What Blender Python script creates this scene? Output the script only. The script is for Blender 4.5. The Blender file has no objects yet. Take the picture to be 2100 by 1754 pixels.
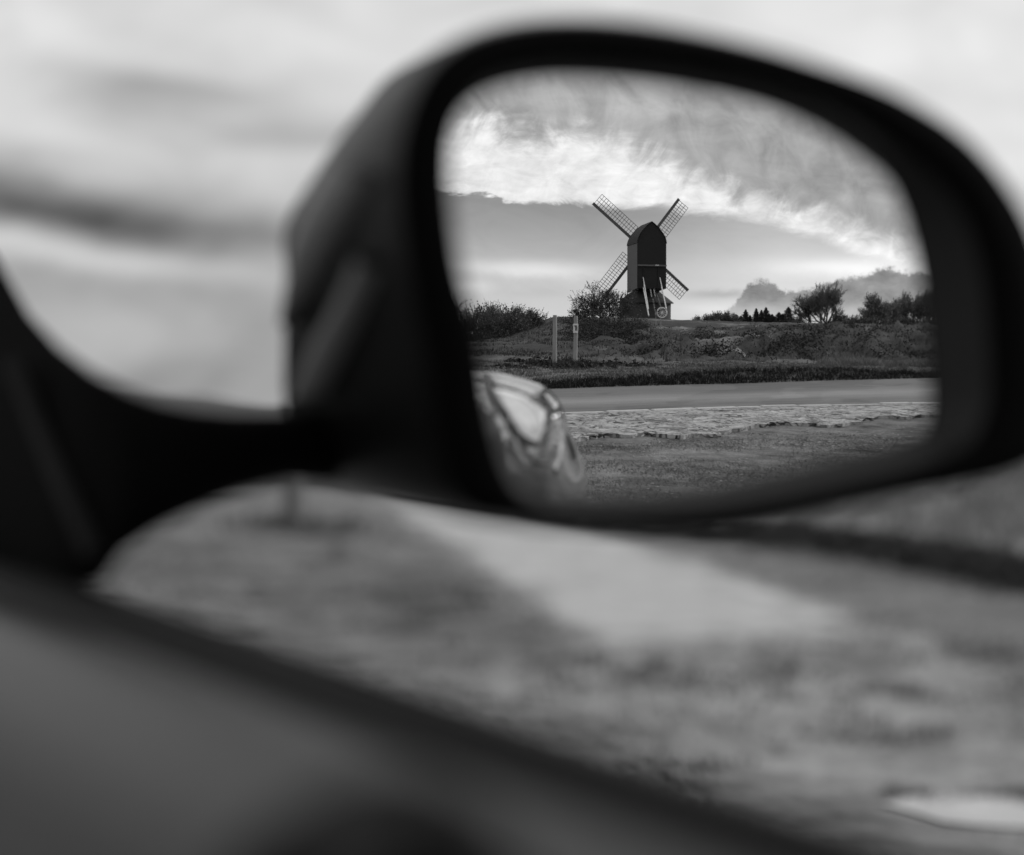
import bpy, math, random
import numpy as np
from mathutils import Vector, Matrix, noise as mnoise
R = math.radians
random.seed(7); rng = np.random.default_rng(7)
sc = bpy.context.scene
col = sc.collection

# ------------------------------------------------------------------ camera
YAW, FPX, HORIZON, EYE = R(24.0), 3600.0, 860.0, 1.0      # FPX: focal length in units of 1/2100 of the picture width
PITCH = -math.atan((877 - HORIZON) / FPX)
cam_d = bpy.data.cameras.new('camera'); cam = bpy.data.objects.new('camera', cam_d); col.objects.link(cam)
cam.location = (0, 0, EYE); cam.rotation_euler = (R(90) + PITCH, 0, -YAW)
cam_d.sensor_width = 36.0; cam_d.lens = 36.0 * FPX / 2100.0
cam_d.clip_start = 0.02; cam_d.clip_end = 9000
cam_d.dof.use_dof = True; cam_d.dof.focus_distance = 1.205; cam_d.dof.aperture_fstop = 3.6
sc.camera = cam
sc.view_settings.view_transform = 'Standard'; sc.view_settings.look = 'None'
sc.view_settings.gamma = 1.0; sc.view_settings.exposure = 0.0
sc.cycles.use_denoising = True
sc.cycles.max_bounces = 8

# ------------------------------------------------------------------ sun
SUN_AZ, SUN_EL = R(118), R(30)
sd = bpy.data.lights.new('sun', 'SUN'); sd.energy = 2.0; sd.angle = R(10); sd.color = (1, 1, 1)
so = bpy.data.objects.new('sun', sd); col.objects.link(so)
sdir = Vector((math.sin(SUN_AZ) * math.cos(SUN_EL), math.cos(SUN_AZ) * math.cos(SUN_EL), math.sin(SUN_EL)))
so.rotation_euler = sdir.to_track_quat('Z', 'Y').to_euler()

# ------------------------------------------------------------------ view and mirror geometry (to survey where things stand)
fwd = np.array([math.sin(YAW), math.cos(YAW), 0.0]); rgt = np.array([math.cos(YAW), -math.sin(YAW), 0.0]); upv = np.array([0, 0, 1.0])
f2 = fwd * math.cos(PITCH) + upv * math.sin(PITCH); u2 = np.cross(rgt, f2)
CAM = np.array([0, 0, EYE])
def nrm(v): return v / np.linalg.norm(v)
def ray(px, py): return nrm(f2 + rgt * ((px - 1050) / FPX) + u2 * ((877 - py) / FPX))
MR = 1.40                                                   # radius of the convex glass
MV = ray(1420, 600); MC = CAM + MV * 0.52                   # centre of the mirror glass
_az, _el = R(176), R(1.4)
MN = nrm(np.array([math.sin(_az) * math.cos(_el), math.cos(_az) * math.cos(_el), math.sin(_el)]) - MV)
MO = MC - MN * MR
def mir(px, py):
    d = ray(px, py); oc = CAM - MO; b = d @ oc; c = oc @ oc - MR ** 2
    p = CAM + d * (-b - math.sqrt(b * b - c)); nn = (p - MO) / MR
    return p, d - 2 * (d @ nn) * nn
def mir_at(px, py, D):                                      # point at horizontal distance D along the reflected sight line
    p, r = mir(px, py); return p + r * (D / math.hypot(r[0], r[1]))
def mir_azel(px, py):
    p, r = mir(px, py); return math.degrees(math.atan2(r[0], r[1])) % 360, math.degrees(math.asin(r[2]))
def ground_at(px, py, z=0.0):
    d = ray(px, py); return CAM + d * ((z - EYE) / d[2])
def mir_ground(px, py, z=0.0):
    p, r = mir(px, py); return p + r * ((z - p[2]) / r[2])
def on_plane(px, py, depth, N=MN, P=MC):
    d = ray(px, py); P = P + N * depth
    return CAM + d * (((P - CAM) @ N) / (d @ N))

# ------------------------------------------------------------------ world
w = bpy.data.worlds.new('World'); sc.world = w; w.use_nodes = True
nt = w.node_tree; nt.nodes.clear()
class G:                                                    # little arithmetic layer over shader nodes
    def __init__(s, nt): s.nt = nt
    def n(s, t, **k):
        x = s.nt.nodes.new(t)
        for a, b in k.items(): setattr(x, a, b)
        return x
    def put(s, sock, v):
        if hasattr(v, 'is_linked') or isinstance(v, bpy.types.NodeSocket): s.nt.links.new(v, sock)
        else: sock.default_value = v
    def m(s, op, a, b=0.0, c=0.0, clamp=False):
        x = s.n('ShaderNodeMath', operation=op, use_clamp=clamp)
        s.put(x.inputs[0], a); s.put(x.inputs[1], b); s.put(x.inputs[2], c); return x.outputs[0]
    def add(s, a, b): return s.m('ADD', a, b)
    def sub(s, a, b): return s.m('SUBTRACT', a, b)
    def mul(s, a, b): return s.m('MULTIPLY', a, b)
    def ss(s, v, a, b, lo=0.0, hi=1.0):
        x = s.n('ShaderNodeMapRange', interpolation_type='SMOOTHSTEP')
        s.put(x.inputs['Value'], v)
        for nme, q in (('From Min', a), ('From Max', b), ('To Min', lo), ('To Max', hi)): s.put(x.inputs[nme], q)
        return x.outputs[0]
    def lerp(s, f, a, b):
        x = s.n('ShaderNodeMix', data_type='FLOAT'); s.put(x.inputs[0], f); s.put(x.inputs[2], a); s.put(x.inputs[3], b); return x.outputs[0]
    def vec(s, x, y, z):
        q = s.n('ShaderNodeCombineXYZ'); s.put(q.inputs[0], x); s.put(q.inputs[1], y); s.put(q.inputs[2], z); return q.outputs[0]
    def noise(s, v, scale, detail=4, rough=0.55, dist=0.0):
        q = s.n('ShaderNodeTexNoise'); s.put(q.inputs['Vector'], v); q.inputs['Scale'].default_value = scale
        q.inputs['Detail'].default_value = detail; q.inputs['Roughness'].default_value = rough; q.inputs['Distortion'].default_value = dist
        return q.outputs[0]
    def curve(s, v, pts):                                   # piecewise curve through pts, input v in the same units as pts
        xs = [p[0] for p in pts]; ys = [p[1] for p in pts]
        x0, x1, y0, y1 = min(xs), max(xs), min(ys), max(ys) + 1e-6
        q = s.n('ShaderNodeFloatCurve'); cm = q.mapping; c = cm.curves[0]
        while len(c.points) < len(pts): c.points.new(0.5, 0.5)
        for k, p in enumerate(sorted(pts)):
            c.points[k].location = ((p[0] - x0) / (x1 - x0), (p[1] - y0) / (y1 - y0)); c.points[k].handle_type = 'AUTO_CLAMPED'
        cm.update()
        s.put(q.inputs['Value'], s.m('DIVIDE', s.sub(v, x0), x1 - x0, clamp=True))
        return s.add(s.mul(q.outputs[0], y1 - y0), y0)
g = G(nt)
geo = g.n('ShaderNodeTexCoord').outputs['Generated']
sep = g.n('ShaderNodeSeparateXYZ'); nt.links.new(geo, sep.inputs[0])
X, Y, Z = sep.outputs
AZ = g.mul(g.m('ARCTAN2', X, Y), 180 / math.pi)             # -180..180, clockwise from +Y
AZ = g.m('FLOORED_MODULO', AZ, 360.0)
EL = g.mul(g.m('ARCSINE', Z), 180 / math.pi)
sky = g.n('ShaderNodeTexSky'); sky.sky_type = 'NISHITA'; sky.sun_disc = False
sky.sun_elevation = SUN_EL; sky.sun_rotation = SUN_AZ; sky.air_density = 1.0; sky.dust_density = 2.0
bw = g.n('ShaderNodeRGBToBW'); nt.links.new(sky.outputs[0], bw.inputs[0])
NIS = bw.outputs[0]
# clouds of the half of the sky ahead (seen past the mirror)
AZf = g.m('FLOORED_MODULO', g.add(AZ, 180.0), 360.0); AZf = g.sub(AZf, 180.0)      # -180..180
pw = g.vec(g.mul(AZf, 0.06), g.mul(EL, 0.22), 0.0)
nw1 = g.noise(pw, 2.0, 5, 0.6, 0.6)
elw = g.add(EL, g.mul(g.sub(nw1, 0.5), 2.0))
def blob(az0, el0, sa, se, tilt, azs, els):
    dx = g.sub(azs, az0); dy = g.sub(els, g.add(el0, g.mul(dx, tilt)))
    q = g.add(g.m('POWER', g.m('ABSOLUTE', g.m('DIVIDE', dx, sa)), 2.0), g.m('POWER', g.m('ABSOLUTE', g.m('DIVIDE', dy, se)), 2.0))
    return g.m('EXPONENT', g.mul(q, -1.0))
front = g.ss(elw, 3.8, 8.5, 0.41, 0.69)
front = g.add(front, g.mul(g.ss(AZf, 20, 38), 0.08))
for az0, el0, sa, se, ti, amp in ((7.0, 7.1, 5.2, 1.35, -0.12, -0.40), (14.0, 6.35, 5.5, 1.1, -0.06, -0.30),
                                  (9.0, 5.45, 6.5, 0.42, -0.11, 0.34), (12.5, 10.3, 3.6, 0.85, 0.06, -0.27),
                                  (17.0, 9.0, 3.2, 0.7, 0.0, -0.26), (9, 3.4, 6, 1.0, 0, -0.03), (12.0, 0.9, 3.0, 0.5, 0.05, -0.10),
                                  (8.6, 12.5, 1.6, 1.0, 0.0, 0.10)):
    front = g.add(front, g.mul(blob(az0, el0, sa, se, ti, AZf, elw), amp))
front = g.add(front, g.mul(g.sub(g.noise(g.vec(g.mul(AZf, 0.06), g.mul(EL, 0.16), 5.0), 2.8, 5, 0.62, 0.5), 0.5), 0.48))
# clouds of the half of the sky behind (seen in the mirror)
U = g.sub(176.0, AZ)                                        # degrees to the right in the mirror
def ue(px, py):
    a, e = mir_azel(px, py); return 176 - a, e
def UE(*pts): return [ue(*p) for p in pts]
pr = g.vec(g.mul(U, 0.11), g.mul(EL, 0.24), 3.0)
nA = g.noise(pr, 2.2, 6, 0.62, 0.6); nB = g.noise(pr, 6.0, 6, 0.62, 0.5)
wob = g.add(g.mul(g.sub(nA, 0.5), 1.5), g.mul(g.sub(nB, 0.5), 0.55))
low = g.curve(U, UE((860, 376), (940, 390), (1000, 402), (1050, 412), (1110, 408), (1180, 410), (1250, 418), (1400, 428), (1550, 444), (1640, 468), (1720, 500), (1820, 540), (1960, 552)))
top = g.curve(U, UE((860, 262), (960, 262), (1080, 285), (1230, 288), (1330, 325), (1450, 385), (1600, 430), (1750, 478), (1850, 508), (1960, 525)))
streak0 = g.noise(g.vec(g.mul(g.sub(U, g.mul(EL, 0.55)), 0.20), g.mul(g.add(EL, g.mul(U, 0.10)), 0.15), 17.0), 2.2, 6, 0.6, 1.1)
dT = g.sub(EL, g.add(top, g.add(g.mul(wob, 1.25), g.mul(g.sub(streak0, 0.5), g.ss(U, 6.0, 12.0, 3.2, 0.8)))))               # above the ragged upper edge of the bright band
nC = g.noise(pr, 15.0, 5, 0.65, 0.3)
nD = g.noise(g.vec(g.mul(U, 0.10), g.mul(EL, 0.30), 11.0), 3.2, 5, 0.6, 0.8)
dL = g.sub(EL, g.add(g.add(low, g.mul(wob, 0.45)), g.add(g.mul(g.sub(nC, 0.5), g.ss(U, -10, -2, 0.12, 0.36)), g.mul(g.sub(nD, 0.55), 1.5))))               # above its lower edge
streak = g.noise(g.vec(g.mul(g.add(U, g.mul(EL, 0.35)), 0.19), g.mul(EL, 0.13), 7.0), 2.2, 6, 0.58, 0.9)
greycl = g.add(0.41, g.mul(g.sub(streak, 0.5), 0.55))
greycl = g.add(greycl, g.mul(g.sub(nA, 0.5), 0.30))
greycl = g.add(greycl, g.ss(EL, 10.0, 14.5, 0.0, 0.16))
bright = g.add(0.93, g.add(g.mul(g.sub(nB, 0.5), 0.60), g.mul(g.sub(streak0, 0.5), 0.5)))
upper = g.lerp(g.ss(dT, -0.9, 1.3), bright, greycl)
clear = g.ss(EL, 0.3, 6.6, 0.66, 0.33)
clear = g.add(clear, g.mul(g.ss(U, -4, 6), 0.17))
clear = g.add(clear, g.mul(g.sub(nA, 0.5), 0.14))
for px, py, sa, se, ti, amp in ((1090, 552, 4.2, 0.45, -0.02, 0.26), (1760, 548, 5.0, 0.55, 0.0, 0.34), (960, 588, 1.4, 0.35, 0, 0.14),
                                (1480, 606, 2.2, 0.26, 0.0, -0.20), (1110, 600, 2.0, 0.3, 0.05, -0.05), (1460, 635, 2.0, 0.3, 0, 0.1)):
    a, e = ue(px, py)
    clear = g.add(clear, g.mul(blob(a, e, sa, se, ti, U, g.add(EL, g.mul(wob, 0.35))), amp))
rear = g.lerp(g.ss(dL, g.ss(U, -10, 2, -0.10, -0.55), g.ss(U, -10, 2, 0.2, 0.45)), clear, upper)
cum = g.curve(U, UE((1380, 668), (1430, 648), (1490, 632), (1516, 606), (1534, 582), (1558, 571), (1584, 576), (1606, 592), (1660, 588), (1700, 576), (1740, 566), (1780, 560), (1815, 546), (1850, 554), (1900, 558), (1960, 560)))
puff = g.sub(g.mul(g.sub(g.noise(g.vec(g.mul(U, 0.5), g.mul(EL, 0.6), 1.0), 5.5, 6, 0.62, 0.2), 0.5), 0.9), 0.03)
dC = g.sub(g.add(cum, puff), EL)
cumc = g.add(g.ss(EL, 0.2, 1.8, 0.43, 0.31), g.add(g.mul(g.sub(nB, 0.5), 0.24), g.mul(g.sub(g.noise(g.vec(g.mul(U, 0.5), g.mul(EL, 0.7), 2.0), 1.7, 5, 0.6), 0.5), 0.30)))
cumc = g.add(cumc, g.mul(g.ss(dC, 0.28, 0.02), 0.16))
a, e = ue(1556, 598); cumc = g.sub(cumc, g.mul(blob(a, e, 1.0, 0.7, 0, U, EL), 0.09))
rear = g.lerp(g.mul(g.mul(g.ss(dC, -0.10, 0.28), g.ss(U, 0.2, 1.8)), g.ss(EL, 0.1, 1.2, 0.62, 1.0)), rear, cumc)
back = g.mul(g.ss(AZ, 95, 140), g.ss(AZ, 290, 230))
cl = g.lerp(back, front, rear)
cl = g.lerp(g.ss(EL, 14, 32), cl, g.add(0.62, g.mul(g.sub(g.noise(geo, 3.0, 4, 0.6), 0.5), 0.5)))
cover = g.ss(EL, 25, 75, 1.0, 0.8)
tot = g.lerp(cover, NIS, g.mul(cl, 10.0))
tot = g.lerp(g.ss(EL, -1.5, -0.5), 1.0, tot)
bg = g.n('ShaderNodeBackground'); bg.inputs['Strength'].default_value = 0.1
cc = g.n('ShaderNodeCombineColor'); 
for k in range(3): nt.links.new(g.m('MAXIMUM', tot, 0.1) if k == 0 else cc.inputs[0].links[0].from_socket, cc.inputs[k])
nt.links.new(cc.outputs[0], bg.inputs['Color'])
wo = g.n('ShaderNodeOutputWorld'); nt.links.new(bg.outputs[0], wo.inputs['Surface'])

# ------------------------------------------------------------------ materials (a black-and-white picture: every colour is a grey)
def mat(name, base, rough=0.7, var=0.0, scale=8.0, detail=5, bump=0.0, bscale=None, spec=0.5, metallic=0.0, coat=0.0, stretch=(1, 1, 1), obj=False, two=None):
    m = bpy.data.materials.new(name); m.use_nodes = True; t = m.node_tree
    b = t.nodes['Principled BSDF']; q = G(t)
    b.inputs['Roughness'].default_value = rough; b.inputs['Specular IOR Level'].default_value = spec
    b.inputs['Metallic'].default_value = metallic; b.inputs['Coat Weight'].default_value = coat; b.inputs['Coat Roughness'].default_value = 0.04
    b.inputs['Base Color'].default_value = (base, base, base, 1)
    if var or bump:
        tc = q.n('ShaderNodeTexCoord').outputs['Object' if obj else 'Generated'] if obj else q.n('ShaderNodeNewGeometry').outputs['Position']
        mp = q.n('ShaderNodeMapping'); mp.inputs['Scale'].default_value = stretch; t.links.new(tc, mp.inputs[0])
        n1 = q.noise(mp.outputs[0], scale, detail, 0.6)
        if var:
            v = q.mul(base, q.add(1.0, q.mul(q.sub(n1, 0.5), 2 * var)))
            if two:                                         # a second, larger scale of variation
                n2 = q.noise(mp.outputs[0], two[0], 4, 0.6)
                v = q.mul(v, q.add(1.0, q.mul(q.sub(n2, 0.5), 2 * two[1])))
            v = q.m('MAXIMUM', v, 0.003)
            c = q.n('ShaderNodeCombineColor')
            for k in range(3): t.links.new(v, c.inputs[k])
            t.links.new(c.outputs[0], b.inputs['Base Color'])
        if bump:
            n3 = q.noise(mp.outputs[0], bscale or scale, 6, 0.65)
            bp = q.n('ShaderNodeBump'); bp.inputs['Strength'].default_value = 1.0; bp.inputs['Distance'].default_value = bump
            t.links.new(n3, bp.inputs['Height']); t.links.new(bp.outputs[0], b.inputs['Normal'])
    return m
M = {}
M['plastic'] = mat('black_plastic', 0.003, 0.75, 0.15, 60, bump=0.0002, bscale=900, spec=0.02)
M['plastic_in'] = mat('grey_black_plastic', 0.013, 0.5, 0.15, 60, bump=0.0002, bscale=900, spec=0.3)
M['gloss_black'] = mat('satin_black_shell', 0.004, 0.4, 0.1, 40, spec=0.08)
M['sheen'] = mat('sheen_plastic', 0.15, 0.5, 0.1, 40, spec=0.25)  # lighter plastic for the painted streaks on the housing
M['rubber'] = mat('rubber', 0.004, 0.6, 0.2, 40, spec=0.12)
M['card'] = mat('door_vinyl', 0.036, 0.36, 0.12, 30, bump=0.0002, bscale=500, spec=0.6)
M['paint'] = mat('car_paint', 0.06, 0.15, 0.03, 300, spec=0.6, metallic=0.0, coat=1.0)
M['dimmed_paint'] = mat('dimmed_door_paint', 0.03, 0.35, 0.1, 40, spec=0.25)  # darkened to stand in for dark reflections on the door
M['trim'] = mat('dark_trim', 0.02, 0.35, 0.1, 50)
M['shine_metal'] = mat('sky_shine_metal', 0.97, 0.05, 0.0, 5, metallic=1.0)  # mirror finish for the added bright patch on the flank
M['dark_reflect'] = mat('dark_reflection_gloss', 0.02, 0.1, 0.1, 50, coat=1.0)  # near-black gloss for the painted reflection along the haunch
m = bpy.data.materials.new('mirror_silver'); m.use_nodes = True; b = m.node_tree.nodes['Principled BSDF']
b.inputs['Base Color'].default_value = (0.92, 0.92, 0.92, 1); b.inputs['Metallic'].default_value = 1.0; b.inputs['Roughness'].default_value = 0.0
M['mirror'] = m
M['asphalt'] = mat('asphalt', 0.17, 0.85, 0.35, 30, bump=0.004, bscale=90, two=(0.5, 0.25))
M['concrete'] = mat('kerb_concrete', 0.50, 0.9, 0.35, 18, bump=0.006, bscale=40)
M['tar_board'] = mat('tarred_boards', 0.010, 0.75, 0.5, 3.0, stretch=(1, 1, 7), bump=0.015, bscale=3)
M['grey_board'] = mat('weathered_boards', 0.13, 0.85, 0.4, 2.5, stretch=(1, 1, 8), bump=0.01, bscale=3)
M['mill_roof'] = mat('dark_roof_boards', 0.016, 0.8, 0.4, 3.0)
M['brick'] = mat('old_brick', 0.055, 0.9, 0.5, 6.0, bump=0.01)
M['white_wood'] = mat('white_painted_wood', 0.72, 0.6, 0.15, 6)
M['sail_wood'] = mat('sail_timber', 0.10, 0.8, 0.35, 3)
M['lattice'] = mat('sail_lattice', 0.055, 0.8, 0.3, 3)
M['post_wood'] = mat('post_wood', 0.28, 0.85, 0.5, 14, stretch=(1, 1, 0.2), bump=0.004, bscale=30)
M['sign_white'] = mat('sign_enamel', 0.72, 0.5, 0.05, 20)
M['sign_dark'] = mat('sign_print', 0.03, 0.5, 0.05, 20)
M['bark'] = mat('bark', 0.050, 0.95, 0.4, 10)
M['bark_grey'] = mat('bark_grey', 0.12, 0.95, 0.4, 4)
M['leaf'] = mat('leaf', 0.075, 0.8, 0.6, 1.2)
M['leaf_pale'] = mat('leaf_pale', 0.17, 0.8, 0.5, 1.0)
M['needle'] = mat('needle', 0.018, 0.9, 0.4, 0.8)
M['grass_dark'] = mat('grass_dark', 0.035, 0.9, 0.6, 1.5)
M['grass_mid'] = mat('grass_mid', 0.085, 0.9, 0.5, 1.5)
M['verge_dark'] = mat('verge_dark', 0.014, 0.9, 0.5, 1.5)
M['bank_dark'] = mat('bank_dark', 0.045, 0.9, 0.8, 1.2)
M['worn'] = mat('worn_grass', 0.115, 0.9, 0.6, 2.0)
M['reed'] = mat('dry_grass', 0.14, 0.9, 0.5, 1.2)
M['stone'] = mat('pale_stone', 0.45, 0.9, 0.3, 40)
M['soil'] = mat('dark_soil', 0.03, 0.95, 0.5, 20)

# ------------------------------------------------------------------ helpers
def tag(o, label=None, cat=None, group=None, kind=None):
    for k, v in (('label', label), ('category', cat), ('group', group), ('kind', kind)):
        if v: o[k] = v
    return o
def empty(name, loc, label=None, cat=None, group=None):
    o = bpy.data.objects.new(name, None); col.objects.link(o); o.location = Vector(loc); o.empty_display_size = 0.1
    return tag(o, label, cat, group)
def mesh(name, V, F, material, parent=None, smooth=False):
    me = bpy.data.meshes.new(name); V = [tuple(map(float, v)) for v in V]
    me.from_pydata(V, [], [tuple(int(i) for i in f) for f in F]); me.update()
    if smooth: me.polygons.foreach_set('use_smooth', [True] * len(me.polygons))
    mats = material if isinstance(material, list) else [material]
    for mm in mats: me.materials.append(mm)
    o = bpy.data.objects.new(name, me); col.objects.link(o)
    if parent is not None:
        p = parent; mw = Matrix.Identity(4)
        while p is not None:
            mw = Matrix.Translation(p.location) @ mw; p = p.parent
        o.parent = parent
        inv = mw.inverted()
        me.transform(inv)
    return o
class MB:                                                   # collects shapes that become one mesh
    def __init__(s): s.V = []; s.F = []
    def grid(s, rows, close_u=False, close_v=False):        # rows: list of equal-length point lists
        b = len(s.V); n = len(rows[0]); r = len(rows)
        for row in rows: s.V.extend(row)
        for i in range(r if close_v else r - 1):
            for j in range(n if close_u else n - 1):
                a, c = b + i * n + j, b + i * n + (j + 1) % n
                d, e = b + ((i + 1) % r) * n + (j + 1) % n, b + ((i + 1) % r) * n + j
                s.F.append((a, c, d, e))
    def cap(s, pts, flip=False):
        b = len(s.V); s.V.extend(pts); f = list(range(b, b + len(pts))); s.F.append(f[::-1] if flip else f)
    def tube(s, pts, rad, sides=6, caps=True):
        pts = [np.array(p, float) for p in pts]; n = len(pts)
        rad = [rad] * n if np.isscalar(rad) else rad
        rows = []; ref = np.array([0.3, 0.2, 1.0])
        for i in range(n):
            t = pts[min(i + 1, n - 1)] - pts[max(i - 1, 0)]; t = t / (np.linalg.norm(t) + 1e-9)
            a = np.cross(t, ref)
            if np.linalg.norm(a) < 1e-3: a = np.cross(t, np.array([1.0, 0, 0]))
            a = a / np.linalg.norm(a); c = np.cross(t, a)
            rows.append([pts[i] + rad[i] * (a * math.cos(q) + c * math.sin(q)) for q in [2 * math.pi * k / sides for k in range(sides)]])
        s.grid(rows, close_u=True)
        if caps: s.cap(rows[0], True); s.cap(rows[-1])
    def bar(s, p, q, w, h, side):                           # rectangular bar from p to q; side: direction of its width w
        p, q, side = np.array(p, float), np.array(q, float), np.array(side, float)
        t = nrm(q - p); side = nrm(side - t * (side @ t)); k = np.cross(t, side)
        A = [p + side * w / 2 * a + k * h / 2 * c for a, c in ((-1, -1), (1, -1), (1, 1), (-1, 1))]
        B = [v + (q - p) for v in A]
        s.grid([A, B], close_u=True); s.cap(A, True); s.cap(B)
    def build(s, name, material, parent=None, smooth=False): return mesh(name, s.V, s.F, material, parent, smooth)
def bezel(ctrl, per=6, closed=True):                        # Catmull-Rom through 2-D or 3-D control points
    P = [np.array(c, float) for c in ctrl]; n = len(P); out = []
    for i in range(n if closed else n - 1):
        p0, p1, p2, p3 = (P[(i - 1) % n], P[i], P[(i + 1) % n], P[(i + 2) % n]) if closed else (P[max(i - 1, 0)], P[i], P[i + 1], P[min(i + 2, n - 1)])
        for k in range(per):
            t = k / per
            out.append(0.5 * ((2 * p1) + (-p0 + p2) * t + (2 * p0 - 5 * p1 + 4 * p2 - p3) * t * t + (-p0 + 3 * p1 - 3 * p2 + p3) * t ** 3))
    if not closed: out.append(P[-1])
    return out
def fbm(x, y, s, o=4, seed=0.0):
    return mnoise.fractal(Vector((x * s + seed, y * s - seed, seed)), 0.8, 2.0, o)

# ================================================================== GROUND
M0 = MC[:2]
rear_px = (860, 940, 1040, 1140, 1330, 1505, 1555, 1700, 1800, 1920, 2050)
def az_of(px): return mir_azel(px, 760)[0]
far_px = {860: 811, 940: 806, 1040: 801, 1140: 797, 1330: 791, 1505: 787, 1555: 785.3, 1700: 780.5, 1800: 778, 1920: 775, 2050: 771}
def dist(p): return math.hypot(p[0] - M0[0], p[1] - M0[1])
rim_tab = [(-30, 34), (0, 32), (14, 29), (20, 24), (25.6, 17.5), (31.2, 14), (36.3, 11.7), (40.9, 9.85), (60, 7.4), (90, 7), (118, 9.5), (138, 16)]
rear_rim = []
for px in rear_px[::-1]:
    p = mir_ground(px, far_px[px]); rear_rim.append((math.degrees(math.atan2(p[0] - M0[0], p[1] - M0[1])) % 360, dist(p)))
rim_tab += rear_rim + [(215, 12.5), (245, 16), (290, 26), (330, 34)]
ra = np.array([q[0] for q in rim_tab]); rd = np.array([q[1] for q in rim_tab])
def rim(az):
    az = (az + 30) % 360 - 30
    return float(np.interp(az, ra, rd))
def z_el(px, py, D):
    p, r = mir(px, py); return p[2] + D * r[2] / math.hypot(r[0], r[1])
face = {860: 796, 940: 793, 1040: 790, 1140: 786, 1330: 776, 1505: 763, 1555: 761, 1700: 759, 1800: 763, 1920: 767, 2050: 767}
vb = {860: 755, 940: 755, 1040: 756, 1140: 756, 1330: 750, 1505: 747, 1555: 748, 1700: 750, 1800: 752, 1920: 752, 2050: 752}
bf = {860: 738, 940: 738, 1040: 733, 1140: 742, 1330: 740, 1505: 738, 1555: 741, 1700: 739, 1800: 741, 1920: 742, 2050: 742}
t31 = {860: 726, 940: 724, 1040: 722, 1140: 724, 1330: 705, 1505: 703, 1555: 737, 1700: 736, 1800: 737, 1920: 738, 2050: 738}
t36 = {860: 712, 940: 712, 1040: 708, 1140: 708, 1330: 709, 1505: 706, 1555: 690, 1700: 676, 1800: 678, 1920: 680, 2050: 680}
t55 = {860: 702, 940: 702, 1040: 693, 1140: 664, 1330: 686, 1505: 676, 1555: 674, 1700: 669, 1800: 670, 1920: 672, 2050: 674}
t85 = {860: 699, 940: 699, 1040: 690, 1140: 650, 1330: 654, 1505: 661, 1555: 662, 1700: 664, 1800: 666, 1920: 668, 2050: 668}
rprof = []                                                  # per column: (az, [(D, z) ...])
for px in rear_px[::-1]:
    dr = dist(mir_ground(px, far_px[px]))
    L = [(dr, 0.0), (dr + 0.30, z_el(px, face[px], dr + 0.3)), (dr + 5, z_el(px, vb[px], dr + 5)), (dr + 9, z_el(px, bf[px], dr + 9)),
         (31, z_el(px, t31[px], 31)), (36, z_el(px, t36[px], 36)), (55, z_el(px, t55[px], 55)), (85, z_el(px, t85[px], 85))]
    zt = L[-1][1]
    L += [(110, zt - 0.05), (140, zt - 0.9), (300, -6.0), (900, -30), (3200, -130)]
    p = mir_ground(px, far_px[px])
    rprof.append((math.degrees(math.atan2(p[0] - M0[0], p[1] - M0[1])) % 360, L))
def rear_h(az, D):
    k = 0
    while k < len(rprof) - 2 and az > rprof[k + 1][0]: k += 1
    (a0, L0), (a1, L1) = rprof[k], rprof[k + 1]
    f = min(1, max(0, (az - a0) / (a1 - a0))); h = []
    off = D - rim(az)
    for L in (L0, L1):                                      # the near nodes follow the rim, the far ones the distance
        xs = [0, 0.3, 5, 9] + [q[0] - rim(az) for q in L[4:]]
        h.append(float(np.interp(off, xs, [q[1] for q in L])))
    return h[0] * (1 - f) + h[1] * f
def front_h(az, D):
    o = D - rim(az); a = (az + 30) % 360 - 30
    wgt = min(1, max(0, (a - 21) / 6)) * min(1, max(0, (175 - a) / 40)) if a < 175 else 0
    flat = float(np.interp(D, [0, 60, 120, 300, 900, 3200], [0, 0, -0.6, -3, -20, -120]))
    bank = float(np.interp(o, [0, 0.25, 1.2, 3.5, 8, 20, 60], [0, 0.17, 0.28, 0.72, 1.2, 1.5, 1.2]))
    return flat + wgt * bank * (1 if D < 80 else max(0, 1 - (D - 80) / 60))
def smooth(a, b, x): t = min(1, max(0, (x - a) / (b - a))); return t * t * (3 - 2 * t)
def height(x, y, rough=True):
    dx, dy = x - M0[0], y - M0[1]; D = math.hypot(dx, dy); az = math.degrees(math.atan2(dx, dy)) % 360
    wr = smooth(140, 156, az) * (1 - smooth(200, 235, az))
    h = 0.0
    if wr > 0: h += wr * rear_h(az, D)
    if wr < 1: h += (1 - wr) * front_h(az, D)
    o = D - rim(az)
    if rough and o > 0.05 and D < 140:
        k = min(1, o / 0.6)
        h += k * 0.035 * fbm(x, y, 2.2, 4)
        kb = smooth(4, 12, o) * (1 - smooth(45, 80, D)) * (1 - 0.72 * smooth(179.5, 183.5, az))
        if kb > 0:
            h += kb * (0.42 * fbm(x, y, 0.30, 5, 3.1) - 0.45 * abs(fbm(x, y, 0.5, 5, 9.0)) + 0.16 * fbm(x, y, 1.5, 3, 1.0))
        kt = smooth(45, 70, D)
        h += kt * 0.07 * fbm(x, y, 0.5, 4, 5.0)
    elif rough and o <= 0: h += 0.0
    return h
azs = list(np.arange(-30, -6, 6.0)) + list(np.arange(-6, 46, 1.0)) + list(np.arange(46, 150, 4.0)) + list(np.arange(150, 200, 0.22)) + list(np.arange(200, 330, 6.0))
fr = [0.001, 0.05, 0.1, 0.2, 0.3, 0.4, 0.5, 0.6, 0.7, 0.8, 0.86, 0.92, 0.96, 1.0]
offs = [0.06, 0.12, 0.18, 0.24, 0.3, 0.4, 0.55, 0.75, 1.0]
while offs[-1] < 3000: offs.append(offs[-1] + max(0.28, (offs[-1]) * 0.035 if offs[-1] < 100 else offs[-1] * 0.12))
rows = []
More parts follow.
